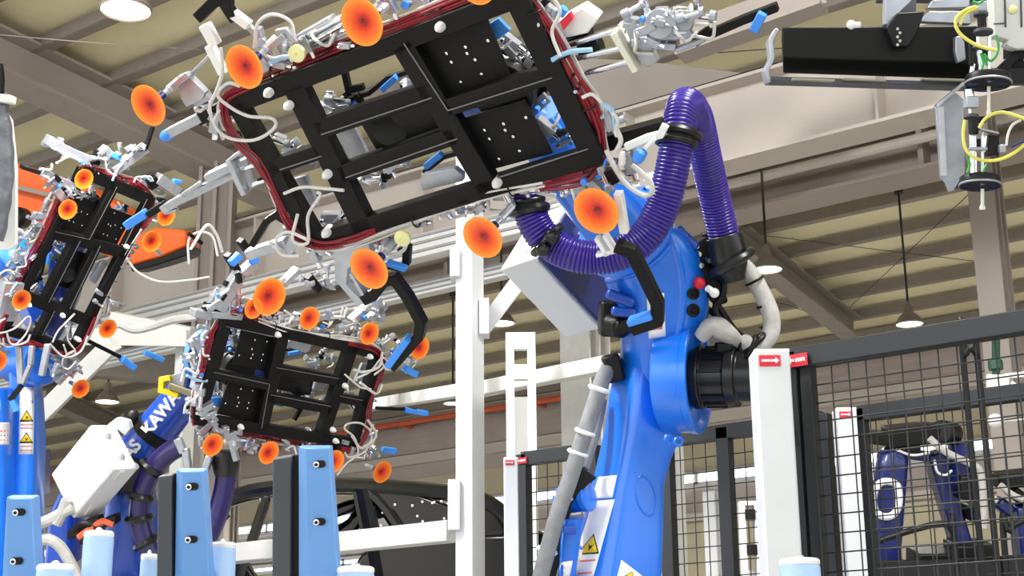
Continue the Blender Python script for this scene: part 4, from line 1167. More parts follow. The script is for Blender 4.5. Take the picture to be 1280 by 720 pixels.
# wrist with bolted ring flange
tc3 = M3 @ V((.14, 0, 0)) ; n3 = GP3_.n
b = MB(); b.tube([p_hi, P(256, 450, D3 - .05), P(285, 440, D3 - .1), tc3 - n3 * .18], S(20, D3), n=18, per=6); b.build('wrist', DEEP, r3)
flc = P(256, 444, D3 - .1)
axq = (RIGHT * .75 - FWD * .6 - UPV * .1).normalized()
b = MB(); b.lathe(flc, axq, [(S(28, D3), 0), (S(34, D3), .0), (S(34, D3), .04), (S(28, D3), .04), (S(22, D3), .06)], 32); b.build('ring_flange', LBLUE, r3, bevel=.003)
b = MB(); u_, v_ = frame_of(axq)
for k in range(14):
    t = 2 * math.pi * k / 14; c = flc + (u_ * math.cos(t) + v_ * math.sin(t)) * S(31, D3); b.cyl(c - axq * .01, c + axq * .045, .012, n=8)
b.pieces('flange_bolt', NAVY, r3)
b = MB(); b.prism([P(x, y, D3 - .3) for x, y in [(212, 470), (226, 464), (232, 472), (228, 492), (210, 484)]], FWD * .08); b.build('terminal_block', SILVER, r3, bevel=.005)
b = MB(); b.poly_bar([P(x, y, D3 - .34) for x, y in [(214, 472), (203, 474), (202, 488), (224, 494)]], .03, .06, FWD); lbl(b.build('guard_bracket', YELLOW, r3, bevel=.004), 'yellow guard bracket')
b = MB(); b.bar(P(212, 482, D3 - .36), P(244, 494, D3 - .36), S(7, D3), .05, FWD); b.build('connector_strip', OLED, r3, bevel=.004)
# lower parts of the middle robot
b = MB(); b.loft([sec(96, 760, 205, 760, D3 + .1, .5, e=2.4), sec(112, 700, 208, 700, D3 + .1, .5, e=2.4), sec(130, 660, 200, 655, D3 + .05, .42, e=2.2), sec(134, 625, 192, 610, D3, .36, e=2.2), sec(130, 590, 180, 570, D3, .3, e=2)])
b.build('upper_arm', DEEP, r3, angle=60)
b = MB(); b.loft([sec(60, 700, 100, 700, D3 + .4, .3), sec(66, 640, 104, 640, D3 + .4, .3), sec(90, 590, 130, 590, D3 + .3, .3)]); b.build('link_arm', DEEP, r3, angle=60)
b = MB(); b.lathe(b3c, Z, [(.5, 0), (.5, .05), (.36, .08), (.34, 1.2), (.42, 1.25), (.42, P(170, 745, D3).z)], 24); b.build('pedestal', DEEP, r3, bevel=.006)
K, (ea, eb, ec) = trihedral((142, 587), (113, 531), (91, 648), (173, 586), D3 - .75)
q0 = [K, K + ea, K + ea + eb, K + eb]
b = MB(); b.box8(q0, [p + ec for p in q0]); bx3 = b.build('control_box', WHITE, r3, bevel=.008)
def on_face(o, e1, e2, s_, t_, nv): return o + e1 * s_ + e2 * t_ + nv
nR = ea.cross(ec).normalized(); nR = -nR if nR.dot(eb) > 0 else nR
b = MB()
for s_, t_ in ((.75, .45), (.28, .55), (.05, .9)):
    b.lathe(K + ea * s_ + ec * t_, nR, [(.022, 0), (.022, .008), (.01, .012)], 12)
b.pieces('box_screw', ALU, bx3)
nB = eb.cross(ec).normalized(); nB = -nB if nB.dot(ea) > 0 else nB
b = MB()
for s_ in (.12, .82):
    b.box(K + eb * s_ + ec * .4, eb, ec, nB, .09, .03, .02)
b.pieces('box_hinge', GREYW, bx3)
b = MB(); b.prism([P(x, y, D3 - .25) for x, y in [(134, 531), (146, 522), (160, 526), (163, 536), (156, 545), (148, 538)]], FWD * .08); b.build('box_bracket', WHITE, r3, bevel=.004)
b = MB(); b.bar(K + ea * .5 + eb * .5 + ec * .9, P(165, 600, D3), .2, .2); b.build('box_mount', BLACK, r3)
b = MB()
for (x, y, w_) in [(118, 652, 18), (95, 665, 16), (140, 650, 16), (108, 672, 12)]:
    b.box(P(x, y, D3 - .45), RIGHT + UPV * .3, UPV, FWD, S(w_, D3), S(12, D3), .12)
b.pieces('cable_junction', BLACK, r3, bevel=.012)
for k, pts in enumerate([[(92, 662), (104, 655), (118, 658), (130, 665)], [(98, 672), (112, 662), (128, 652), (142, 656)]]):
    b = MB(); b.tube([P(x, y, D3 - .5) for x, y in pts], .02, n=8); lbl(b.build('cable', REDPIPE if k else BLACK, r3), ['black cable', 'orange red cable'][k])
for pts in ([(40, 658), (62, 650), (80, 640), (92, 634)], [(42, 682), (58, 674), (74, 682), (86, 700), (98, 724)], [(70, 655), (78, 640), (84, 625)]):
    b = MB(); b.tube([P(x, y, D3 - .5) for x, y in pts], S(7, D3), n=10, per=7); b.build('wrapped_cable', TAPE, r3)
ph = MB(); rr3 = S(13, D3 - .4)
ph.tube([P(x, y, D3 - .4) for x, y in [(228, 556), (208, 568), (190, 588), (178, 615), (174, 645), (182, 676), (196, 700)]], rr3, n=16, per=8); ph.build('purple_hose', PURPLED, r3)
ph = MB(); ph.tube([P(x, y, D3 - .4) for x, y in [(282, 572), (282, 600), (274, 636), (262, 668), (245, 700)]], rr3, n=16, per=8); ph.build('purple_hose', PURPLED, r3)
b = MB()
for (x, y, dx, dy) in [(190, 586, -14, 18), (176, 620, -5, 20), (174, 648, 2, 20), (183, 678, 10, 18)]:
    b.torus(P(x, y, D3 - .4), P(x + dx, y + dy, D3 - .4) - P(x, y, D3 - .4), rr3 * 1.08, .022, 20, 6)
b.pieces('hose_clamp', RUBBER, r3)
b = MB(); b.lathe(P(282, 584, D3 - .4), UPV, [(rr3, -.05), (rr3 * 1.2, -.02), (rr3 * 1.5, .06), (rr3 * 1.4, .09), (rr3, .08)], 24, closed=True); b.build('hose_socket', RUBBER, r3)
b = MB()
for p0, p1, w_ in [((232, 560), (236, 592), 8), ((222, 548), (230, 566), 9), ((262, 570), (254, 596), 8), ((288, 545), (296, 576), 7)]:
    b.bar(P(p0[0], p0[1], D3 - .5), P(p1[0], p1[1], D3 - .5), S(w_, D3), .06, FWD)
b.pieces('hanging_clamp', SILVER, r3, bevel=.006)

# ------------------------- left robot --------------------------------------
D2 = d2 + .4
b2c = P(30, 760, D2); b2c.z = 0
r2 = thing('industrial_robot', 'blue robot at the left edge, its vertical arm carrying stacked yellow warning triangles', 'robot', b2c)
b = MB(); b.loft([sec(8, 760, 52, 760, D2, .35, e=4), sec(12, 690, 50, 690, D2, .35, e=4), sec(15, 620, 50, 622, D2, .33, e=4), sec(16, 550, 53, 552, D2, .3, e=4), sec(17, 500, 50, 500, D2, .28, e=4), sec(14, 466, 46, 462, D2, .26, e=3), sec(22, 440, 60, 438, D2, .26, e=2.4)])
a2 = MB(); a2.v = list(b.v); a2.f = list(b.f)
b.build('lower_arm', BLUE, r2, angle=50)
warn_label('warning_label', [(25, 484), (43, 484), (42, 568), (23, 568)], a2, r2, [(.35, .5), (.68, .82)], [(.55, .565), (.6, .615), (.87, .885), (.93, .945)])
b = MB(); b.loft([sec(-14, 780, 14, 780, D2 - .2, .3, e=4), sec(-12, 640, 16, 640, D2 - .2, .3, e=4), sec(-12, 540, 16, 540, D2 - .2, .3, e=4), sec(-12, 500, 17, 498, D2 - .2, .3, e=3), sec(-12, 486, 10, 486, D2 - .2, .2, e=2)])
a2b = MB(); a2b.v = list(b.v); a2b.f = list(b.f)
b.build('balancer_arm', BLUE, r2, angle=50)
warn_label('warning_label', [(-4, 528), (12, 528), (11, 556), (-5, 556)], a2b, r2, [], [(.35, .42), (.55, .62), (.75, .82)])
tc2 = M2 @ V((-.1, 0, 0))
b = MB(); b.lathe(P(42, 452, D2 - .05), (RIGHT * .7 - FWD * .7), [(S(28, D2), -.25), (S(30, D2), -.2), (S(30, D2), .1), (S(26, D2), .14)], 32); b.build('elbow_drum', BLUE, r2, bevel=.005)
b = MB(); b.tube([P(45, 450, D2), P(58, 410, D2 + .1), P(80, 360, D2 + .1), M2 @ V((.1, 0, 0)) - GP2_.n * .2], S(22, D2), n=18, per=6); b.build('forearm', NAVY, r2)
b = MB(); b.lathe(P(20, 322, D2 - .1), RIGHT * .5 - FWD * .6 + UPV * .4, [(S(22, D2), -.1), (S(24, D2), 0), (S(24, D2), .05), (S(12, D2), .08)], 24); b.build('wrist_motor', BLUE, r2, bevel=.005)
b = MB(); b.bar(P(14, 312, D2), P(50, 402, D2), .16, .16); b.build('wrist_link', DEEP, r2)
b = MB()
for p0, p1, w_ in [((24, 432), (26, 480), 7), ((40, 432), (38, 456), 6), ((38, 456), (28, 480), 5), ((60, 430), (52, 470), 7)]:
    b.bar(P(p0[0], p0[1], D2 - .5), P(p1[0], p1[1], D2 - .5), S(w_, D2), .05, FWD)
b.pieces('hanging_clamp', SILVER, r2, bevel=.006)
b = MB(); b.bar(P(27, 482, D2 - .5), P(13, 500, D2 - .5), S(5, D2), .05, FWD); b.build('clamp_finger', BLACK, r2)
b = MB(); b.bar(P(16, 500, D2 - .5), P(21, 514, D2 - .5), S(6, D2), .05, FWD); b.build('blue_tip', PADBLUE, r2)
b = MB(); b.lathe(b2c, Z, [(.5, 0), (.5, .05), (.36, .08), (.34, 1.2), (.42, 1.25), (.42, P(30, 745, D2).z)], 24); b.build('pedestal', DEEP, r2, bevel=.006)
b = MB(); b.box(P(48, 592, D2 + .35), RIGHT, UPV, FWD, S(14, D2), S(60, D2), .3); b.build('cable_box', NAVY, r2, bevel=.01)
# =========================== FENCES AND POSTS =============================
def vline(px, py, d):
    """point seen at a pixel, and the floor point under it"""
    p = P(px, py, d); return p, V((p.x, p.y, 0))
FX = P(1012, 445, 4.3)                       # front fence plane x = const
FP = Plane(V((FX.x, 0, 0)), X)
def on_f(px, py): return FP.at(px, py)
h1 = on_f(1150, 424).z
yl, yr = on_f(990, 500).y, on_f(1330, 500).y - 1.2
fen = thing('mesh_fence', 'dark framed wire mesh fence panel nearest on the right, beside a tall white post', 'fence', V((FX.x, yl, 0)))
b = MB()
fw = .05
b.bar(V((FX.x, yl, h1)), V((FX.x, yr, h1)), .05, .06, Z); b.bar(V((FX.x, yl, .12)), V((FX.x, yr, .12)), .05, .06, Z)
b.pieces('rail', FENCE, fen, bevel=.003)
b = MB()
b.bar(V((FX.x, yl, 0)), V((FX.x, yl, h1 + .02)), .06, .05, X); b.bar(V((FX.x, yl - .055, .1)), V((FX.x, yl - .055, h1)), .035, .04, X)
yq = on_f(1212, 560).y
b.bar(V((FX.x + .03, yr, 0)), V((FX.x + .03, yr, h1 + .02)), .05, .05, X)
b.pieces('post', FENCE, fen, bevel=.003)
b = MB(); sp = .052
k = 0
yy = yl - .07
while yy > yr:
    b.cyl(V((FX.x + .01, yy, .1)), V((FX.x + .01, yy, h1)), .0022, n=6); yy -= sp
zz_ = h1 - .03
while zz_ > .6:
    b.cyl(V((FX.x + .006, yl, zz_)), V((FX.x + .006, yr, zz_)), .0022, n=6); zz_ -= sp
b.build('wire_mesh', WIRE, fen)
# red arrow plate on the fence frame
def arrow_sign(parent, c, ux, uy, n, w, h, left=True, name='arrow_sign'):
    b = MB(); b.box(c, ux, uy, n, w, h, .003); o = lbl(b.build(name, RED, parent), 'red sign with a white arrow')
    s = -1 if left else 1
    e = c + n * .003
    b = MB()
    pts = [(-.42, 0), (-.25, .28), (-.25, .1), (-.1, .1), (-.1, -.1), (-.25, -.1), (-.25, -.28)] if left else [(.42, 0), (.25, .28), (.25, .1), (-.40, .1), (-.40, -.1), (.25, -.1), (.25, -.28)]
    b.prism([e + ux.normalized() * (p[0] * w) + uy.normalized() * (p[1] * h) for p in pts], n * .002)
    b.build('white_arrow', LABEL, o)
    if left:
        b = MB()
        for k in range(4):
            b.box(e + ux.normalized() * (w * (.0 + .12 * k)), ux, uy, n, w * .08, h * .3, .002)
        b.build('small_print', LABEL, o)
    return o
sc_ = on_f(1003, 453)
arrow_sign(fen, V((FX.x - .035, sc_.y, sc_.z)), -Y, Z, -X, .066, .036)
b = MB(); p = on_f(992, 537); b.cyl(p, p - X * .05, .012, n=12); b.sphere(p - X * .05, .016); b.build('latch_knob', CHROME, fen)
# white light curtain post in front of the fence
def curtain(pxl, pxr, pyt, d, label, sign=True, w2=.11):
    a, c = P(pxl, pyt, d), P(pxr, pyt, d)
    ctr = (a + c) / 2; w = (c - a).length * .95
    t = thing('light_curtain_post', label, 'safety post', V((ctr.x, ctr.y, 0)))
    e1 = (Y * -.35 + X).normalized(); e1 = V((RIGHT.x, RIGHT.y, 0)).normalized(); e2 = e1.cross(Z)
    b = MB(); b.box(V((ctr.x, ctr.y, ctr.z / 2 + .03)), e1, e2, Z, w, w2, ctr.z - .06); b.build('housing', WHITE, t, bevel=.006)
    b = MB(); b.box(V((ctr.x, ctr.y, ctr.z)), e1, e2, Z, w * 1.0, w2, .012); b.build('end_cap', WPLAST, t, bevel=.003)
    b = MB(); b.box(V((ctr.x, ctr.y, .015)), e1, e2, Z, w * 1.6, w2 * 1.6, .03); b.build('foot_plate', DGREY, t)
    if sign:
        arrow_sign(t, V((ctr.x, ctr.y, ctr.z - w * .3)) + e2 * (w2 / 2 + .002) * (1 if e2.dot(FWD) < 0 else -1) - e1 * w * .08, e1, Z, e2 * (1 if e2.dot(FWD) < 0 else -1), w * .60, w * .32, left=False)
    return t, ctr, w
lc, ctr, w = curtain(938, 984, 444, 4.22, 'tall white safety post with red arrow sign, overlapping the large robot black motor')

# second fence line, behind the robot
p0 = P(745, 562, 6.5); BX = p0.x
BPn = Plane(V((BX, 0, 0)), X); hb_ = p0.z
def fence(pxa, pxb, label, sp=.06, posts=(), zlow=.9):
    ya_, yb_ = BPn.at(pxa, 600).y, BPn.at(pxb, 600).y
    t = thing('mesh_fence', label, 'fence', V((BX, ya_, 0)))
    b = MB(); b.bar(V((BX, ya_, hb_)), V((BX, yb_, hb_)), .05, .06, Z); b.bar(V((BX, ya_, .12)), V((BX, yb_, .12)), .05, .06, Z); b.pieces('rail', FENCE, t, bevel=.003)
    b = MB()
    for y_ in [ya_, yb_] + [BPn.at(q, 600).y for q in posts]:
        b.bar(V((BX, y_, 0)), V((BX, y_, hb_ + .02)), .055, .05, X)
    b.pieces('post', FENCE, t, bevel=.003)
    b = MB(); y_ = ya_
    while y_ > yb_:
        b.cyl(V((BX + .01, y_, .1)), V((BX + .01, y_, hb_)), .0025, n=6); y_ -= sp
    z_ = hb_ - .03
    while z_ > zlow:
        b.cyl(V((BX + .006, ya_, z_)), V((BX + .006, yb_, z_)), .0025, n=6); z_ -= sp
    b.build('wire_mesh', WIRE, t)
    return t
f1 = fence(655, 742, 'short mesh fence panel left of the blue robot, behind its grey wrapped cable')
f2 = fence(834, 1034, 'long mesh fence right of the blue robot arm, passing behind the nearest white safety post', posts=(908,))
f4 = fence(1080, 1330, 'mesh fence panel behind the nearest right fence, in front of the navy robot')
q = BPn.at(657, 577); arrow_sign(f1, V((BX - .032, q.y, q.z)), -Y, Z, -X, .06, .026)
curtain(629, 648, 575, 6.45, 'white safety post at the left corner of the fence behind the robot', w2=.08)
curtain(1042, 1068, 514, 5.75, 'white safety post seen through the nearest right fence', w2=.09)
# slotted aluminium posts
def slot_post(xl, xr, yt, d, label, slots):
    a, c = P(xl, yt, d), P(xr, yt, d); w = (c - a).length; ctr = (a + c) / 2
    t = thing('profile_post', label, 'post', V((ctr.x, ctr.y, 0)))
    e1 = V((RIGHT.x, RIGHT.y, 0)).normalized(); e2 = e1.cross(Z)
    base = V((ctr.x, ctr.y, 0)); n_ = e2 if e2.dot(FWD) < 0 else -e2
    b = MB()
    for s_ in (-.36, .36):
        b.bar(base + e1 * w * s_, V((ctr.x, ctr.y, ctr.z)) + e1 * w * s_, w * .28, .07, n_)
    b.pieces('side_profile', WPLAST, t, bevel=.003)
    b = MB(); b.bar(base - n_ * .02, V((ctr.x, ctr.y, ctr.z - .3)) - n_ * .02, w * .6, .02, n_); b.build('web', GREYW, t)
    b = MB()
    for q_ in slots:
        p = P((xl + xr) / 2, q_, d); b.box(V((ctr.x, ctr.y, p.z)) + n_ * .02, e1, n_, Z, w * .5, .05, w * .5)
    b.pieces('slot_block', BLACK if slots[0] > 600 else WPLAST, t)
    b = MB(); b.box(V((ctr.x, ctr.y, ctr.z)), e1, n_, Z, w, .07, .02); b.build('end_cap', WPLAST, t)
    return t
slot_post(632, 669, 420, 7.4, 'slotted white profile post standing behind the left end of the robot fence', [430, 470])
slot_post(923, 948, 630, 7.0, 'slotted pale profile post low behind the mesh, left of the nearest safety post', [645, 690])

# tall white post with brackets, rail and brace
d_p = 8.0
t = thing('support_post', 'tall white square post in the centre, behind the gripper, with brackets on it', 'post', vline(587, 400, d_p)[1])
pc, pb_ = vline(587, 262, d_p); w = S(36, d_p)
e1 = V((RIGHT.x, RIGHT.y, 0)).normalized(); e2 = e1.cross(Z); e2 = e2 if e2.dot(FWD) < 0 else -e2
rot = (e1 * .80 + e2 * .60).normalized(); rot2 = rot.cross(Z)
b = MB(); b.box(V((pc.x, pc.y, pc.z / 2 + .15)), rot, rot2, Z, w * .70, w * .70, pc.z + .3); b.build('square_tube', WHITE, t, bevel=.006)
def zpx(y): return P(587, y, d_p).z
b = MB()
for (ya_, yb_, sx) in [(318, 356, -1), (385, 432, 1)]:
    b.box(V((pc.x, pc.y, (zpx(ya_) + zpx(yb_)) / 2)) + e1 * sx * w * .5, e1, e2, Z, .05, .12, zpx(ya_) - zpx(yb_))
b.box(V((pc.x, pc.y, (zpx(616) + zpx(678)) / 2)) - e1 * w * .52, e1, e2, Z, .06, .14, zpx(616) - zpx(678))
b.pieces('bracket_plate', WHITE, t, bevel=.005)
b = MB(); b.bar(P(603, 412, d_p - .02), P(648, 352, d_p - .1), S(20, d_p), .1, FWD); b.build('brace', WHITE, t, bevel=.005)
b = MB()
for (x, y) in [(573, 330), (573, 345), (604, 395), (604, 422), (565, 632), (565, 660)]:
    c = P(x, y, d_p - .12); b.cyl(c, c - FWD * .02, .012, n=8)
b.pieces('bolt', ALU, t)
b = MB(); b.box(V((pc.x, pc.y, .02)), rot, rot2, Z, w * 2, w * 2, .04); b.build('foot_plate', DGREY, t)
def htube(pa, pbx, d, w, name, label, m=WHITE, hh=None):
    a, c = P(pa[0], pa[1], d[0]), P(pbx[0], pbx[1], d[1])
    b = MB(); b.bar(a, c, w, hh or w, Z); return tag(b.build(name, m, bevel=.005), label, 'rail')
XR_ = P(566, 660, d_p)
def rail_along_y(px0, px1, py0, w, label, name='safety_rail', m=WHITE, ref=None, hh=None):
    """square tube running along the hall through the pixel (px0, py0)"""
    p = P(px0, py0, ref); pl = Plane(V((p.x, 0, 0)), X); q = pl.at(px1, py0); 
    b = MB(); b.bar(p, V((p.x, q.y, p.z)), w, hh or w, Z); return tag(b.build(name, m, bevel=.004), label, 'rail')
rl = thing('safety_rail', 'white square rail running left from the tall white post in front of the black car', 'rail', P(566, 662, d_p))
b = MB(); p = P(566, 664, d_p); q = Plane(V((p.x, 0, 0)), X).at(238, 690); b.bar(p, V((p.x, q.y, p.z)), S(25, d_p), S(26, d_p), Z); b.build('square_tube', GREYW, rl, bevel=.005)
for (px_, s_) in ((240, 1), ):
    q = Plane(V((p.x, 0, 0)), X).at(px_, 690); b = MB(); b.bar(V((p.x, q.y, 0)), V((p.x, q.y, p.z)), .08, .08, X); b.build('post', WHITE, rl, bevel=.005)
rl2 = thing('safety_rail', 'pale square rail from the tall white post to the right, ending behind the robot clamp', 'rail', P(604, 486, d_p))
b = MB(); b.bar(P(600, 487, d_p), P(775, 452, 7.2), S(17, 7.6), S(19, 7.6), Z); b.build('square_tube', GREYW, rl2, bevel=.005)
b = MB(); q = P(775, 452, 7.2); b.bar(V((q.x, q.y, 0)), q, .08, .08, X); b.build('post', GREYW, rl2, bevel=.005)
rl3 = thing('safety_rail', 'pale rail left of the tall white post, below the hook handle of the gripper', 'rail', P(570, 492, d_p))
b = MB(); b.bar(P(455, 508, 9.4), P(576, 488, d_p), S(14, 8.5), S(15, 8.5), Z); b.build('square_tube', GREYW, rl3, bevel=.005)

# aluminium overhead rails behind the middle gripper
d_r = 11.5
def profile_rail(pxa, pxb, py, d, w, h, label):
    p = P(pxa, py, d); pl = Plane(V((p.x, 0, 0)), X); q = V((p.x, pl.at(pxb, py).y, p.z))
    t = thing('overhead_rail', label, 'rail', p)
    b = MB(); b.bar(p, q, w, h, Z); b.build('profile', ALU2, t, bevel=.008)
    b = MB()
    for s_ in (-.25, .1, .38):
        b.bar(p + Z * h * s_ - X * (w / 2 + .004), q + Z * h * s_ - X * (w / 2 + .004), .02, h * .10, Z)
    b.pieces('groove_strip', ALU3, t)
    for y_ in (p.y, q.y):
        b = MB(); b.bar(V((p.x + .2, y_, 0)), V((p.x + .2, y_, p.z + h)), .16, .16, X); b.bar(V((p.x + .2, y_, p.z)), V((p.x, y_, p.z)), .12, .1, Z); b.build('support', GREYW, t)
    return t
ALU2 = mat('anodised_profile', (214, 214, 212), 0.4, metal=0.1, var=.03)
ALU3 = mat('profile_groove', (150, 150, 150), 0.5, var=.03)
profile_rail(806, -60, 241, d_r, .14, S(34, d_r), 'upper aluminium rail running behind the grippers to the tall white post')
profile_rail(806, -60, 299, d_r + .4, .12, S(20, d_r), 'lower aluminium rail running behind the middle gripper to the tall white post')
# slanted grey brace on the left
b = MB(); b.bar(P(142, 428, 11), P(52, 518, 11.2), S(22, 11), .1, FWD); o = tag(b.build('slanted_brace', GREYW, bevel=.006), 'slanted pale brace behind the left gripper, running down towards the blue arm', 'brace')
b = MB(); b.bar(P(95, 420, 11.4), P(240, 422, 11.2), .2, S(22, 11), UPV); b.bar(P(140, 398, 11.3), P(240, 418, 11.2), .12, S(18, 11), UPV); q = P(234, 430, 11.3); b.bar(V((q.x, q.y, 0)), q, .12, .12, X)
tag(b.build('cable_tray', GREYW, bevel=.006), 'pale overhead tray between the left gripper and the blue ring flange', 'tray')
b = MB(); b.tube([P(x, y, 10.6) for x, y in [(150, 405), (168, 412), (190, 408), (215, 400), (245, 396)]], .03, n=8, per=6); tag(b.build('air_hose', WCAB), 'thick pale hose lying along the pale overhead tray', 'hose')
b = MB(); b.tube([P(x, y, 10.8) for x, y in [(158, 322), (172, 340), (200, 352), (238, 350), (262, 346)]], .009, n=8, per=6); tag(b.build('air_hose', WCAB), 'thin pale hose sagging below the orange crane', 'hose')
b = MB(); b.tube([P(x, y, 10.8) for x, y in [(236, 330), (236, 300), (250, 290), (266, 296), (272, 320)]], .009, n=8, per=6); tag(b.build('air_hose', WCAB), 'thin looping tube right of the orange crane', 'hose')
for (x0, y0, x1, y1, w_, lb) in [(52, 505, 420, 555, .0, None)]:
    pass
# dark cross beam and brace by the left column
b = MB(); b.bar(P(120, 455, 20), P(240, 464, 20), .25, .35, Z); struct(b, 'beam_left', PURLIN)
# suspension rods
# ---------------- orange crane ------------------------------------------------
d_o = 12.5
t = thing('overhead_crane', 'orange overhead crane girder behind the left gripper', 'crane', P(60, 240, d_o))
b = MB()
pts = [P(-60, 186, d_o), P(20, 204, d_o), P(92, 226, d_o), P(160, 262, d_o), P(160, 332, d_o), P(60, 286, d_o), P(18, 262, d_o), P(-60, 246, d_o)]
b.prism(pts, FWD * .5); b.build('girder', ORANGE, t, bevel=.02)
b = MB(); b.bar(P(10, 231, d_o - .05), P(112, 256, d_o - .05), S(5, d_o), .06, FWD); b.build('rail_strip', PURLIN, t)
b = MB(); b.prism([P(x, y, d_o - .3) for x, y in [(158, 298), (196, 284), (232, 288), (233, 308), (200, 322), (164, 332)]], FWD * .5); b.build('end_carriage', ORANGE, t, bevel=.02)
b = MB(); b.prism([P(x, y, d_o - .35) for x, y in [(162, 332), (200, 322), (233, 308), (236, 312), (232, 320), (195, 332), (165, 340)]], FWD * .5); b.build('rail_shoe', BLACK, t, bevel=.01)
b = MB(); b.lathe(P(22, 272, d_o - .5), -FWD, [(S(13, d_o), -.1), (S(13, d_o), .05), (S(8, d_o), .08)], 20); b.build('wheel', BLACK, t)
b = MB(); q = P(-50, 220, d_o + .25); b.bar(q, V((q.x, q.y, zr(q.x))), .12, .12, X); b.build('hanger', PURLIN, t)

# ---------------- light blue guide posts ------------------------------------
def guide_post(tl, tr, bl, br, d, label, slots, dark=None, th=.06):
    """tapered plate; corners in pixels at the top and at y = 720, carried on down to the floor"""
    top = (P(*tl, d) + P(*tr, d)) / 2
    t = thing('guide_post', label, 'guide post', V((top.x, top.y, 0)), group=None)
    k = 2.2
    ext = lambda a, c: (a[0] + (c[0] - a[0]) * k, a[1] + (c[1] - a[1]) * k)
    def col_(pa, pb2, dd):                       # vertical-ish edge carried to the floor
        a, c = P(*pa, dd), P(*pb2, dd); dr = (c - a); return a, a + dr * ((0.02 - a.z) / dr.z)
    ch = .28
    a0, a1 = col_(tl, bl, d); c0, c1 = col_(tr, br, d)
    e = FWD * th
    nl0, nl1 = a0 + (c0 - a0) * ch, a1 + (c1 - a1) * ch
    b = MB()                                     # pentagon section: chamfered left front edge
    b.box8([a0 + e * .35, nl0, c0, c0 + e], [a1 + e * .35, nl1, c1, c1 + e])
    b.box8([a0 + e * .35, a0 + e * .35 + (nl0 - a0) * .02, c0 + e, a0 + e], [a1 + e * .35, a1 + e * .35 + (nl1 - a1) * .02, c1 + e, a1 + e])
    q = MB()
    q.loft([[a0 + e * .5, nl0, c0, c0 + e, a0 + e], [a1 + e * .5, nl1, c1, c1 + e, a1 + e]])
    q.build('guide_plate', LBLUE, t, bevel=.003)
    b = MB(); bb = MB()
    u = (c0 - a0).normalized()
    for (x, y) in slots:
        c = P(x + 1.5, y, d - .001); cc = P(x - 2, y, d)
        r = S(4.5, d)
        v = u.cross(FWD).normalized()
        pts = []
        for i in range(24):
            t_ = 2 * math.pi * i / 24
            pts.append(c + u * (math.cos(t_) * r + math.copysign(S(3.2, d), math.cos(t_))) + v * math.sin(t_) * r)
        b.prism(pts, -FWD * .003)
        bb.lathe(cc - FWD * .003, -FWD, [(r * .85, 0), (r * .85, .008), (r * .5, .009), (r * .45, .003), (.0005, .003)], 14)
    b.pieces('slot', BLACK, t); bs = bb.pieces('bolt', CHROME, t)
    for o_, (x, y) in zip(bs, slots):
        b = MB(); c = P(x - 2, y, d) - FWD * .0095; b.lathe(c, -FWD, [(S(4.5, d) * .5, 0), (S(4.5, d) * .48, .003), (.0005, .003)], 6); b.build('hex_socket', BLACK, o_)
    if dark:
        (x0, y0), (x1, y1), xb0, xb1, off = dark
        a0, a1 = col_((x0, y0), (xb0, 720), d + off); c0, c1 = col_((x1, y1), (xb1, 720), d + off)
        b = MB(); b.box8([a0, c0, c0 + e * .9, a0 + e * .9], [a1, c1, c1 + e * .9, a1 + e * .9]); lbl(b.build('wear_plate', DGREY, t, bevel=.003), 'dark grey wear plate')
        b = MB(); sh_ = (P(x1 + 5, y1, d) - P(x1, y1, d)); b.box8([c0 + e * .4, c0 + e * .4 + sh_ * 2, c0 + e * .8 + sh_ * 2, c0 + e * .8], [c1 + e * .4, c1 + e * .4 + sh_ * 2, c1 + e * .8 + sh_ * 2, c1 + e * .8]); b.build('spacer', BLACK, t)
    return t
guide_post((3, 623), (40, 623), (-2, 720), (45, 720), 3.5, 'light blue guide post at the left edge of the picture, without a dark plate', [(23, 640), (20, 701)])
guide_post((217, 589), (254, 589), (215, 720), (262, 720), 3.5, 'light blue guide post with two slotted bolts, below the left end of the middle gripper', [(239, 608), (238, 674)], ((197, 596), (215, 594), 196, 215, .02))
guide_post((371, 560), (412, 560), (371, 720), (423, 720), 3.3, 'light blue guide post standing in front of the black car, tallest of the three', [(398, 580), (398, 652)], ((341, 574), (364, 571), 340, 363, .04))
# light blue cylinders with white caps
def cyl_post(x0, x1, yt, d, label, m=CYLBLUE):
    c = P((x0 + x1) / 2, yt, d); r = S((x1 - x0) / 2, d)
    t = thing('cylinder_post', label, 'cylinder post', V((c.x, c.y, 0)))
    b = MB(); b.lathe(V((c.x, c.y, 0)), Z, [(r * 1.3, 0), (r * 1.3, .03), (r, .03), (r, c.z - .006), (r * .97, c.z)], 36); b.build('tube', m, t)
    b = MB(); b.lathe(c, Z, [(r * .96, .0), (r * 1.0, .004), (r * 1.0, .010), (r * .9, .014), (.001, .015)], 36); b.build('cap', WPLAST, t)
    b = MB(); b.lathe(c + Z * .014, Z, [(r * .25, 0), (r * .25, .006), (r * .1, .01)], 12); b.build('cap_screw', ALU, t)
    return t
cyl_post(105, 142, 672, 3.5, 'pale blue cylinder post with white cap, below the white box of the middle robot')
cyl_post(263, 295, 686, 3.6, 'pale blue cylinder post just right of the light blue guide post below the middle gripper')
cyl_post(176, 197, 700, 3.7, 'short blue cylinder post hidden beside the dark grey wear plate')
cyl_post(46, 92, 714, 3.4, 'lowest wide cylinder top at the bottom left corner, beside the left guide post')
cyl_post(421, 468, 717, 3.3, 'white cylinder top at the bottom edge, right of the tallest light blue guide post')
cyl_post(974, 1025, 707, 3.3, 'pale blue cylinder top at the bottom right, in front of the nearest white safety post')

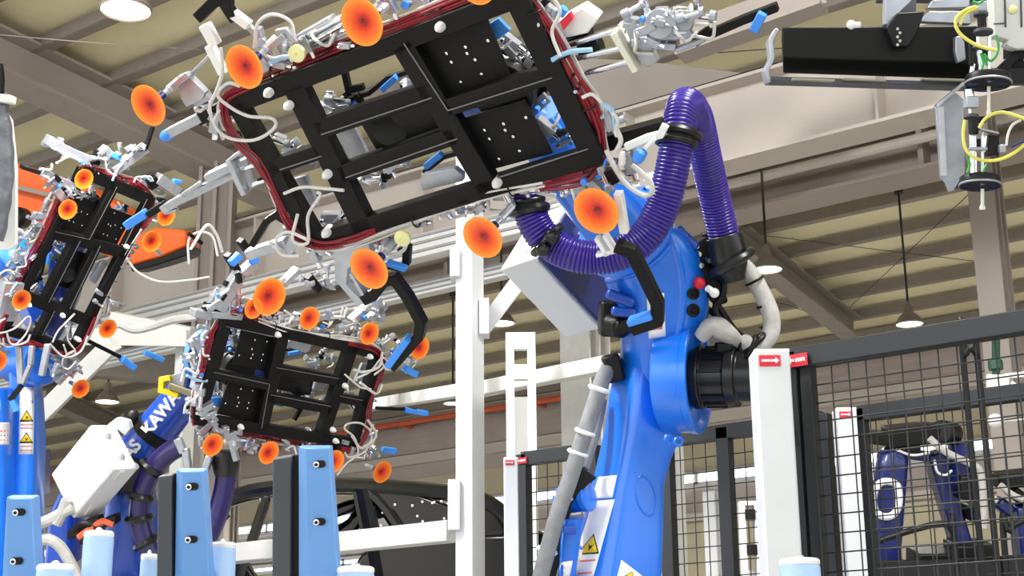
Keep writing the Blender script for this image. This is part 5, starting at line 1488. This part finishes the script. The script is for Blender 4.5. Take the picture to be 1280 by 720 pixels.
# ---------------- black car body ------------------------------------------------
d_c = 11.0
car = thing('car_body', 'bare black car body behind the light blue guide posts and white rail', 'car body', V((P(470, 660, d_c).x, P(470, 660, d_c).y, 0)))
def cpt(x, y, o=0.0): return P(x, y, d_c + o)
W_ = 1.5
# roof rail arch, near and far
arch = [(236, 668), (270, 632), (308, 616), (360, 609), (421, 607), (477, 609), (533, 613), (575, 617), (606, 626), (632, 645), (650, 680)]
for o_, nm in ((0, 'roof_rail'), (W_, 'roof_rail')):
    b = MB(); b.tube([cpt(x, y + (4 if o_ else 0), o_) for x, y in arch], .055, n=10, per=5); b.build(nm, CARBLK, car)
b = MB(); rings = []
sp1 = spline([cpt(x, y - 1, .0) for x, y in arch[2:9]], 5); sp2 = spline([cpt(x, y - 1 + 3, W_) for x, y in arch[2:9]], 5)
for a_, c_ in zip(sp1, sp2):
    m_ = (a_ + c_) / 2 + Z * .07
    rings.append([a_, a_.lerp(m_, .5) + Z * .02, m_, c_.lerp(m_, .5) + Z * .02, c_, c_ - Z * .03, m_ - Z * .05, a_ - Z * .03])
b.loft(rings); b.build('roof_panel', CARBLK, car)
# pillars
for o_ in (0, W_):
    for pts, r in [([(286, 625), (330, 618), (318, 668), (300, 720)], .04), ([(452, 610), (458, 640), (468, 690), (475, 730)], .07), ([(452, 612), (470, 622), (492, 650), (505, 676)], .05), ([(280, 640), (245, 680), (215, 720)], .06)]:
        b = MB(); b.tube([cpt(x, y, o_) for x, y in pts], r, n=8, per=5); b.build('pillar', CARBLK, car)
b = MB(); b.tube([cpt(x, y, .8) for x, y in [(418, 640), (440, 632), (470, 628), (505, 622)]], .05, n=8, per=5); b.build('cross_member', CARBLK, car)
b = MB(); b.tube([cpt(x, y, .6) for x, y in [(422, 668), (440, 656), (452, 645), (500, 632)]], .06, n=8, per=5); b.build('cross_member', CARBLK, car)
# rear quarter panel with window opening
outer = [(468, 612), (520, 618), (560, 632), (572, 648), (566, 662), (500, 668), (502, 655), (492, 640), (476, 632)]
b = MB(); b.prism([cpt(x, y, -.03) for x, y in outer], FWD * .08); b.build('quarter_panel', CARBLK, car, bevel=.015)
b = MB(); b.prism([cpt(x, y, -.05) for x, y in [(424, 740), (440, 712), (452, 694), (480, 680), (560, 672), (640, 668), (660, 690), (664, 740)]], FWD * .12)
b.build('lower_side', CARBLK, car, bevel=.02)
b = MB(); b.loft([[cpt(600, 630, 0), cpt(600, 634, W_), cpt(600, 700, W_), cpt(600, 700, 0)], [cpt(640, 652, .05), cpt(640, 655, W_ - .05), cpt(640, 720, W_ - .05), cpt(640, 720, .05)], [cpt(690, 668, .2), cpt(690, 670, W_ - .2), cpt(690, 730, W_ - .2), cpt(690, 730, .2)]]); b.build('tail_panel', CARBLK, car, bevel=.02)
b = MB(); b.prism([cpt(x, y, -.02) for x, y in [(200, 740), (214, 716), (262, 690), (305, 700), (330, 740)]], FWD * .12); b.build('front_wing', CARBLK, car, bevel=.02)
b = MB(); rr = random.Random(5)
for k in range(16):
    x, y = rr.uniform(476, 560), rr.uniform(622, 662)
    c = cpt(x, y, -.03); b.lathe(c, -FWD, [(.009, 0), (.009, .006), (.004, .008)], 8)
b.pieces('body_clip', WPLAST, car)
b = MB(); b.box(V((P(440, 700, d_c + .7).x, P(440, 700, d_c + .7).y, P(440, 740, d_c).z / 2)), RIGHT.cross(Z).cross(Z) * -1, RIGHT.cross(Z), Z, 2.6, 1.2, P(440, 735, d_c).z); b.build('floor_carrier', DGREY, car)

# ---------------- robots behind the right fences ----------------------------------
d4 = 9.0
def prt(b, nm, m, t, **k): return b.build(nm, m, t, **k)
r4 = thing('industrial_robot', 'small navy robot with a white ring cable behind the right mesh fences', 'robot', V((P(1150, 700, d4).x, P(1150, 700, d4).y, 0)))
b = MB(); b.loft([sec(1090, 720, 1122, 720, d4, .2), sec(1090, 640, 1128, 640, d4, .2, e=3.5), sec(1092, 590, 1132, 592, d4, .2, e=3.5), sec(1098, 566, 1134, 572, d4, .2, e=2.6), sec(1108, 558, 1130, 562, d4, .15, e=2)]); b.build('lower_arm', NAVY, r4, angle=50)
b = MB(); b.tube([P(x, y, d4 - .12) for x, y in [(1094, 638), (1092, 618), (1100, 604), (1112, 602), (1122, 608), (1124, 628), (1118, 642), (1106, 646)]], S(4.5, d4), n=10, per=6, closed=True); b.build('wrapped_cable', WPLAST, r4)
b = MB(); b.tube([P(x, y, d4 - .1) for x, y in [(1092, 600), (1092, 585), (1095, 572)]], S(2, d4), n=8); b.build('cable', WPLAST, r4)
b = MB(); b.bar(P(1080, 545, d4), P(1110, 548, d4), S(16, d4), .2, FWD); b.bar(P(1108, 546, d4), P(1160, 540, d4), S(24, d4), .25, FWD); b.bar(P(1120, 556, d4), P(1145, 552, d4), S(20, d4), .2, FWD); b.cyl(P(1176, 540, d4 - .1), P(1190, 542, d4 + .05), S(15, d4), n=18); b.bar(P(1150, 538, d4), P(1180, 540, d4), S(20, d4), .2, FWD)
b.pieces('wrist_motor', BLACK, r4, bevel=.01)
b = MB(); b.loft([sec(1186, 556, 1212, 552, d4, .2, e=2.5), sec(1188, 580, 1214, 580, d4, .2, e=3), sec(1192, 610, 1214, 610, d4, .2)]); b.build('upper_arm', NAVY, r4, angle=50)
b = MB(); b.bar(P(1166, 565, d4 + .1), P(1204, 690, d4 + .1), S(22, d4), .18, FWD); b.build('link_arm', NAVY, r4, bevel=.015)
b = MB(); b.bar(P(1128, 566, d4 + .1), P(1170, 572, d4 + .1), S(12, d4), .15, FWD); b.build('cross_arm', NAVY, r4, bevel=.01)
b = MB(); b.tube([P(x, y, d4 - .15) for x, y in [(1162, 548), (1178, 562), (1196, 572), (1214, 580), (1226, 592), (1230, 640), (1230, 660)]], S(4.5, d4), n=10, per=6); b.build('wrapped_cable', TAPE, r4)
b = MB(); b.tube([P(x, y, d4 - .15) for x, y in [(1168, 575), (1172, 590), (1182, 594), (1190, 588)]], S(1.6, d4), n=8); b.tube([P(x, y, d4 - .15) for x, y in [(1120, 562), (1140, 569), (1162, 566)]], S(1.6, d4), n=8); b.pieces('cable', WCAB, r4)
b = MB()
for (x, y, w_, h_) in [(1205, 606, 26, 30), (1216, 640, 16, 20), (1212, 690, 50, 26), (1170, 700, 60, 26), (1100, 710, 60, 22)]:
    b.box(P(x, y, d4), RIGHT, UPV, FWD, S(w_, d4), S(h_, d4), .3)
b.pieces('junction_box', BLACK, r4, bevel=.012)
b = MB(); bp = V((P(1150, 700, d4).x, P(1150, 700, d4).y, 0)); b.box(bp + Z * (P(1150, 706, d4).z / 2), RIGHT, Z.cross(RIGHT), Z, .7, .6, P(1150, 706, d4).z); b.build('pedestal', BLACK, r4, bevel=.01)
r5 = thing('industrial_robot', 'partly seen dark robot at the right edge behind the mesh fence', 'robot', V((P(1275, 700, d4).x, P(1275, 700, d4).y, 0)))
b = MB(); b.bar(P(1242, 600, d4), P(1300, 596, d4), S(18, d4), .2, FWD); b.bar(P(1262, 612, d4), P(1300, 640, d4), S(14, d4), .15, FWD); b.pieces('wrist_motor', BLACK, r5, bevel=.01)
b = MB(); b.bar(P(1244, 625, d4), P(1262, 640, d4), S(16, d4), .15, FWD); b.bar(P(1280, 630, d4), P(1290, 740, d4), S(30, d4), .2, FWD); b.pieces('lower_arm', NAVY, r5, bevel=.02)
b = MB(); b.tube([P(x, y, d4 - .12) for x, y in [(1250, 606), (1262, 616), (1278, 624), (1300, 626)]], S(4, d4), n=10, per=6); b.build('wrapped_cable', TAPE, r5)
b = MB(); bp = V((P(1290, 700, d4).x, P(1290, 700, d4).y, 0)); b.box(bp + Z * (P(1290, 700, d4).z / 2), RIGHT, Z.cross(RIGHT), Z, .5, .5, P(1290, 700, d4).z); b.build('pedestal', BLACK, r5)
# bent black guard pipes behind the fence
def bent_pipe(pts, d, r, label, name='guard_pipe', cat='pipe', m=BLACK):
    q = [P(*p, d) for p in pts]
    for i in (0, -1):
        q_ = q[i].copy(); q_.z = 0; (q.insert(0, q_) if i == 0 else q.append(q_))
    b = MB(); b.tube(q, r, n=10, per=8); return tag(b.build(name, m), label, cat)
bent_pipe([(1062, 705), (1075, 690), (1100, 676), (1150, 660), (1180, 655), (1192, 668), (1194, 690)], 7.2, S(4.2, 7.2), 'bent black guard pipe in front of the navy robot legs')
bent_pipe([(1206, 470), (1207, 445), (1213, 436), (1221, 445), (1224, 470)], 5.2, S(4.0, 5.2), 'black hairpin pipe standing upright between the two right fences')
bent_pipe([(1256, 690), (1262, 664), (1278, 652), (1300, 650)], 7.2, S(4.2, 7.2), 'second bent black guard pipe, at the right edge behind the fence')
# white sensor head on a green pole
t = thing('camera_pole', 'white sensor box under a short green pole behind the right end of the fence', 'sensor pole', vline(1345, 470, 6.9)[1])
b = MB(); b.cyl(P(1245, 470, 6.9), P(1245, 412, 6.9), S(5, 7.0), n=12); b.lathe(P(1245, 462, 6.9), Z, [(S(9, 7), 0), (S(9, 7), .04), (S(6, 7), .05)], 14)
p, q = vline(1345, 470, 6.9); b.bar(q, V((p.x, p.y, p.z + .2)), .08, .08, X); b.build('pole', mat('dark_green_paint', (24, 62, 50), .5), t)
b = MB(); c = P(1247, 483, 6.9); b.box(c, RIGHT, UPV, FWD, S(22, 7), S(30, 7), .09); b.build('sensor_box', WPLAST, t, bevel=.008)
b = MB(); b.bar(P(1256, 470, 6.9), P(1345, 462, 6.9), S(6, 7), .05, FWD); b.bar(P(1262, 478, 6.9), P(1345, 524, 6.9), S(5, 7), .05, FWD); b.pieces('sensor_arm', WPLAST, t, bevel=.004)
b = MB(); b.sphere(P(1244, 526, 6.9), S(9, 7)); b.cyl(P(1250, 526, 6.9), P(1345, 519, 6.9), S(1.6, 7), n=8); b.build('round_sensor', WPLAST, t)

# ---------------- overhead tool on the right ---------------------------------------
d_t = 3.9
t = thing('assembly_tool', 'black beam tool hanging at the top right with round black flange discs and yellow tubes', 'tool head', P(1225, 60, d_t))
def bp_(x, y, o=0.0): return P(x, y, d_t + o)
# box beam
b = MB()
f0 = [bp_(976, 33), bp_(980, 71), bp_(964, 92, .02), bp_(965, 45, .14)]
f0 = [bp_(977, 34), bp_(979, 72), bp_(979, 92, .10), bp_(977, 50, .14)]
f1 = [bp_(1222, 32), bp_(1222, 79), bp_(1222, 100, .10), bp_(1222, 50, .14)]
b.box8(f0, f1); b.build('cross_beam', FRAMEBLK, t, bevel=.004)
b = MB(); b.bar(bp_(960, 101, .06), bp_(1222, 109, .06), .10, .010, UPV); b.build('bottom_flange', DGREY, t, bevel=.001)
b = MB()
for xa, xb in [(990, 1042), (1054, 1106), (1152, 1206)]:
    b.bar(bp_(xa, 99, .0), bp_(xb, 101, .0), .03, .004, UPV)
b.pieces('flange_slot', SLOTPL, t)
b = MB(); b.poly_bar([bp_(970, 38, .05), bp_(962, 52, .05), bp_(964, 74, .05), bp_(956, 90, .05), bp_(960, 104, .05)], .012, .05, FWD); b.build('end_plate', SILVER, t, bevel=.002)
b = MB(); b.sphere(bp_(1064, 31), .012); b.cyl(bp_(1060, 32), bp_(1075, 31), .008, n=8); b.build('air_fitting', WPLAST, t)
b = MB(); b.prism([bp_(x, y, -.03) for x, y in [(1122, 16), (1156, 14), (1148, 38), (1136, 58), (1118, 58), (1108, 34)]], FWD * .05); b.build('clamp_block', BLACK, t, bevel=.003)
b = MB()
for k in range(5): b.cyl(bp_(1122 + (k % 2) * 3, 36 + 5 * k, -.05), bp_(1122 + (k % 2) * 3, 36 + 5 * k, -.066), .004, n=6)
b.build('screw', CHROME, t)
b = MB(); b.prism([bp_(x, y, .0) for x, y in [(1107, -6), (1146, -6), (1124, 16), (1110, 32), (1106, 30)]], FWD * .03); b.build('mount_plate', SILVER, t, bevel=.002)
b = MB(); b.prism([bp_(x, y, .02) for x, y in [(1162, 14), (1212, 14), (1214, 30), (1150, 27)]], FWD * .03); b.prism([bp_(x, y, .05) for x, y in [(1166, 0), (1212, -4), (1212, 9), (1160, 10)]], FWD * .03); b.pieces('mount_plate', SILVER, t, bevel=.002)
b = MB(); b.prism([bp_(x, y, -.06) for x, y in [(1240, -10), (1300, -10), (1300, 60), (1272, 61), (1262, 58), (1258, 54), (1262, 50), (1244, 44)]], FWD * .05); wp = b.build('housing_plate', GREYW, t, bevel=.003)
b = MB()
for xa in (1256, 1276): b.bar(bp_(xa, -5, -.062), bp_(xa + 1, 34, -.062), .004, .003, FWD)
b.bar(bp_(1242, 30, -.062), bp_(1256, 29, -.062), .003, .003, FWD); b.pieces('seam', DGREY, wp)
b = MB(); b.sphere(bp_(1266, 12, -.062), .012, sq=.6, axis=FWD); b.build('knob', PALEY, wp)
b = MB(); b.bar(bp_(1246, 92, -.02), bp_(1282, 58, -.02), .022, .02, FWD); b.bar(bp_(1262, 84, .05), bp_(1300, 90, .05), .04, .04, FWD); b.pieces('carrier_arm', FRAMEBLK, t, bevel=.002)
def disc(x, y, r, d, up, nm='flange_disc'):
    c = P(x, y, d); R_ = S(r, d)
    b = MB(); b.lathe(c, up, [(R_ * .55, -.006), (R_ * .98, -.006), (R_, -.003), (R_, .016), (R_ * .96, .020), (R_ * .5, .020), (R_ * .45, .028), (.01, .028)], 40)
    o = b.build(nm, BLACK, t, bevel=.001)
    g = MB(); g.torus(c, up, R_ * 1.0, .0028, 40, 6); g.build('rim', SILVER, o)
    h = MB(); u_, v_ = frame_of(up)
    for k in range(6):
        a = 2 * math.pi * k / 6; h.cyl(c + (u_ * math.cos(a) + v_ * math.sin(a)) * R_ * .7 - up * .008, c + (u_ * math.cos(a) + v_ * math.sin(a)) * R_ * .7 - up * .002, R_ * .15, n=12)
    h.pieces('bore', NAVY, o)
    k_ = MB()
    for a in (0.3, 1.3, 2.6): k_.box(c + (u_ * math.cos(a) + v_ * math.sin(a)) * R_ * .6 + up * .018, u_, v_, up, .012, .012, .012)
    k_.pieces('stop_block', WPLAST, o)
    return o
up1 = (Z - FWD * .10 + RIGHT * .05).normalized()
disc(1235, 104, 28, 3.75, up1); disc(1225, 231, 25, 3.75, up1)
b = MB()
for (x, y0, y1) in [(1236, 108, 144), (1228, 236, 262)]:
    b.lathe(P(x, y1, 3.75), (P(x, y0, 3.75) - P(x, y1, 3.75)), [(.007, 0), (.0075, .006), (.0045, .012), (.0045, (P(x, y0, 3.75) - P(x, y1, 3.75)).length)], 12)
b.pieces('probe_pin', CREAMPL, t)
b = MB()
for (x0, y0, x1, y1, r) in [(1216, 80, 1213, 98, 3.5), (1224, 60, 1226, 92, 3.5), (1237, 45, 1236, 92, 2.2), (1222, 46, 1223, 70, 2.2), (1211, 112, 1212, 132, 6), (1212, 130, 1215, 225, 2), (1228, 160, 1228, 225, 2), (1217, 170, 1218, 226, 3.5), (1232, 170, 1230, 190, 2)]:
    b.cyl(P(x0, y0, 3.78), P(x1, y1, 3.78), S(r, 3.8), n=12)
b.pieces('guide_rod', CHROME, t)
b = MB()
for (x0, y0, x1, y1, r) in [(1227, 18, 1228, 40, 5.5), (1213, 55, 1214, 82, 3), (1216, 146, 1217, 168, 6)]:
    b.cyl(P(x0, y0, 3.77), P(x1, y1, 3.77), S(r, 3.8), n=14)
b.box(P(1240, 182, 3.8), RIGHT, UPV, FWD, S(14, 3.8), S(26, 3.8), .03); b.box(P(1260, 96, 3.9), RIGHT, UPV, FWD, S(50, 3.8), S(20, 3.8), .05)
for (x, y, w_, h_) in [(1222, 72, 8, 16), (1231, 66, 6, 14), (1219, 180, 10, 12), (1243, 172, 8, 8), (1226, 150, 10, 8), (1216, 92, 6, 10), (1240, 90, 8, 8)]:
    b.box(P(x, y, 3.80), RIGHT, UPV, FWD, S(w_, 3.8), S(h_, 3.8), .025)
b.pieces('actuator', BLACK, t, bevel=.002)
b = MB()
for (x, y, r) in [(1226, 18, 9), (1229, 40, 12), (1214, 146, 9), (1222, 60, 8)]:
    b.lathe(P(x, y, 3.77), up1, [(S(r, 3.8), -.004), (S(r, 3.8), .004), (S(r * .6, 3.8), .006)], 20)
b.pieces('collar', DGREY, t, bevel=.001)
b = MB(); b.box(P(1227, 8, 3.77), RIGHT, UPV, FWD, S(10, 3.8), S(12, 3.8), .02); b.box(P(1214, 128, 3.77), RIGHT, UPV, FWD, S(16, 3.8), S(14, 3.8), .03); b.box(P(1236, 164, 3.76), RIGHT - UPV * .25, UPV, FWD, S(24, 3.8), S(3, 3.8), .02); b.box(P(1222, 186, 3.77), RIGHT, UPV, FWD, S(22, 3.8), S(4, 3.8), .02); b.box(P(1252, 186, 3.78), RIGHT, UPV, FWD, S(8, 3.8), S(10, 3.8), .02)
b.pieces('rod_block', SILVER, t, bevel=.002)
b = MB(); b.prism([bp_(x, y, .0) for x, y in [(1169, 132), (1182, 120), (1196, 116), (1204, 124), (1206, 216), (1192, 238), (1186, 240), (1182, 228), (1176, 222)]], FWD * .012); br = b.build('side_bracket', SILVER, t, bevel=.002)
b = MB(); b.bar(bp_(1175, 134, -.003), bp_(1179, 220, -.003), .016, .014, FWD); b.bar(bp_(1170, 133, -.004), bp_(1204, 104, -.004), .008, .02, FWD); b.pieces('bracket_flange', ALU, br)
b = MB(); b.prism([bp_(x, y, -.02) for x, y in [(1194, 46), (1200, 44), (1206, 52), (1208, 74), (1198, 78), (1194, 64)]], FWD * .03); b.build('grey_tape_wrap', SILVER, t, bevel=.004)
for pts, m_, nm in [([(1220, 8), (1208, 12), (1196, 22), (1195, 33), (1202, 44), (1216, 54), (1232, 60), (1246, 63)], YELCAB, 'air_tube'), ([(1222, 9), (1211, 14), (1203, 22), (1200, 31)], YELCAB, 'air_tube'),
                    ([(1224, 160), (1232, 148), (1246, 141), (1262, 142), (1290, 152)], YELCAB, 'air_tube'), ([(1206, 150), (1204, 170), (1208, 188), (1220, 198), (1236, 201), (1254, 198), (1272, 188), (1290, 172)], YELCAB, 'air_tube'),
                    ([(1245, 44), (1248, 56), (1246, 68), (1238, 76), (1230, 68), (1234, 82)], GRNCAB, 'air_tube'), ([(1216, 2), (1224, 4), (1232, -2)], GRNCAB, 'air_tube'), ([(1226, 66), (1229, 80), (1224, 92)], GRNCAB, 'air_tube'), ([(1209, 194), (1212, 206), (1209, 216)], GRNCAB, 'air_tube'), ([(1234, 205), (1230, 212), (1228, 218)], GRNCAB, 'air_tube'),
                    ([(1258, 182), (1260, 168), (1266, 156), (1276, 150)], WCAB, 'air_tube'), ([(1264, 184), (1276, 178), (1292, 172)], NAVY, 'air_tube')]:
    b = MB(); b.tube([P(x, y, 3.70 + (.02 if m_ is GRNCAB else 0)) for x, y in pts], .0042 if m_ is YELCAB else .0034, n=8, per=7); b.build(nm, m_, t)
b = MB(); b.bar(bp_(1240, -40, .2), bp_(1240, -40, .2) + Z * (zr(bp_(1240, -40, .2).x) - bp_(1240, -40, .2).z - .05), .14, .14, X); b.bar(bp_(1100, -40, .2), bp_(1300, -40, .2), .14, .14, Z); b.build('hanger', DGREY, t)
b = MB(); b.bar(bp_(1130, -44, .12), bp_(1130, 40, .08), .05, .05, FWD); b.bar(bp_(1270, -44, .1), bp_(1270, 70, .02), .05, .05, FWD); b.pieces('hanger_bar', DGREY, t)

# ---------------- wrapped hose at the left edge -------------------------------------
d_l = 4.2
t = thing('tool_column', 'grey foil wrapped hose on a white bracket at the left edge', 'tool column', P(0, 240, d_l))
b = MB(); b.tube([P(x, y, d_l) for x, y in [(-4, 120), (2, 150), (6, 185), (6, 225), (0, 270), (-6, 300)]], S(11, d_l), n=16, per=8, rf=lambda l, t_: S(11, d_l) * (1 + .06 * math.sin(l * 90))); b.build('foil_hose', FOIL, t)
b = MB(); b.prism([P(x, y, d_l + .06) for x, y in [(8, 140), (14, 150), (20, 208), (20, 306), (10, 312), (-10, 312), (-10, 150)]], FWD * .02); b.build('backing_plate', WPLAST, t, bevel=.003)
b = MB(); b.bar(P(-12, 122, d_l - .02), P(17, 125, d_l - .02), S(10, d_l), .05, FWD); b.build('bracket', WPLAST, t, bevel=.003)
b = MB(); b.lathe(P(-4, 98, d_l), UPV, [(S(9, d_l), -.05), (S(10, d_l), 0), (S(8, d_l), .04)], 18); b.build('connector', BLACK, t)
b = MB(); q = P(-44, 60, d_l + .1); b.bar(q, V((q.x, q.y, zr(q.x) - .05)), .06, .06, X); b.bar(q, P(-40, 312, d_l + .1), .06, .05, FWD); b.bar(P(-44, 130, d_l + .1), P(6, 132, d_l + .05), .04, .04, FWD); b.build('hanger', DGREY, t)
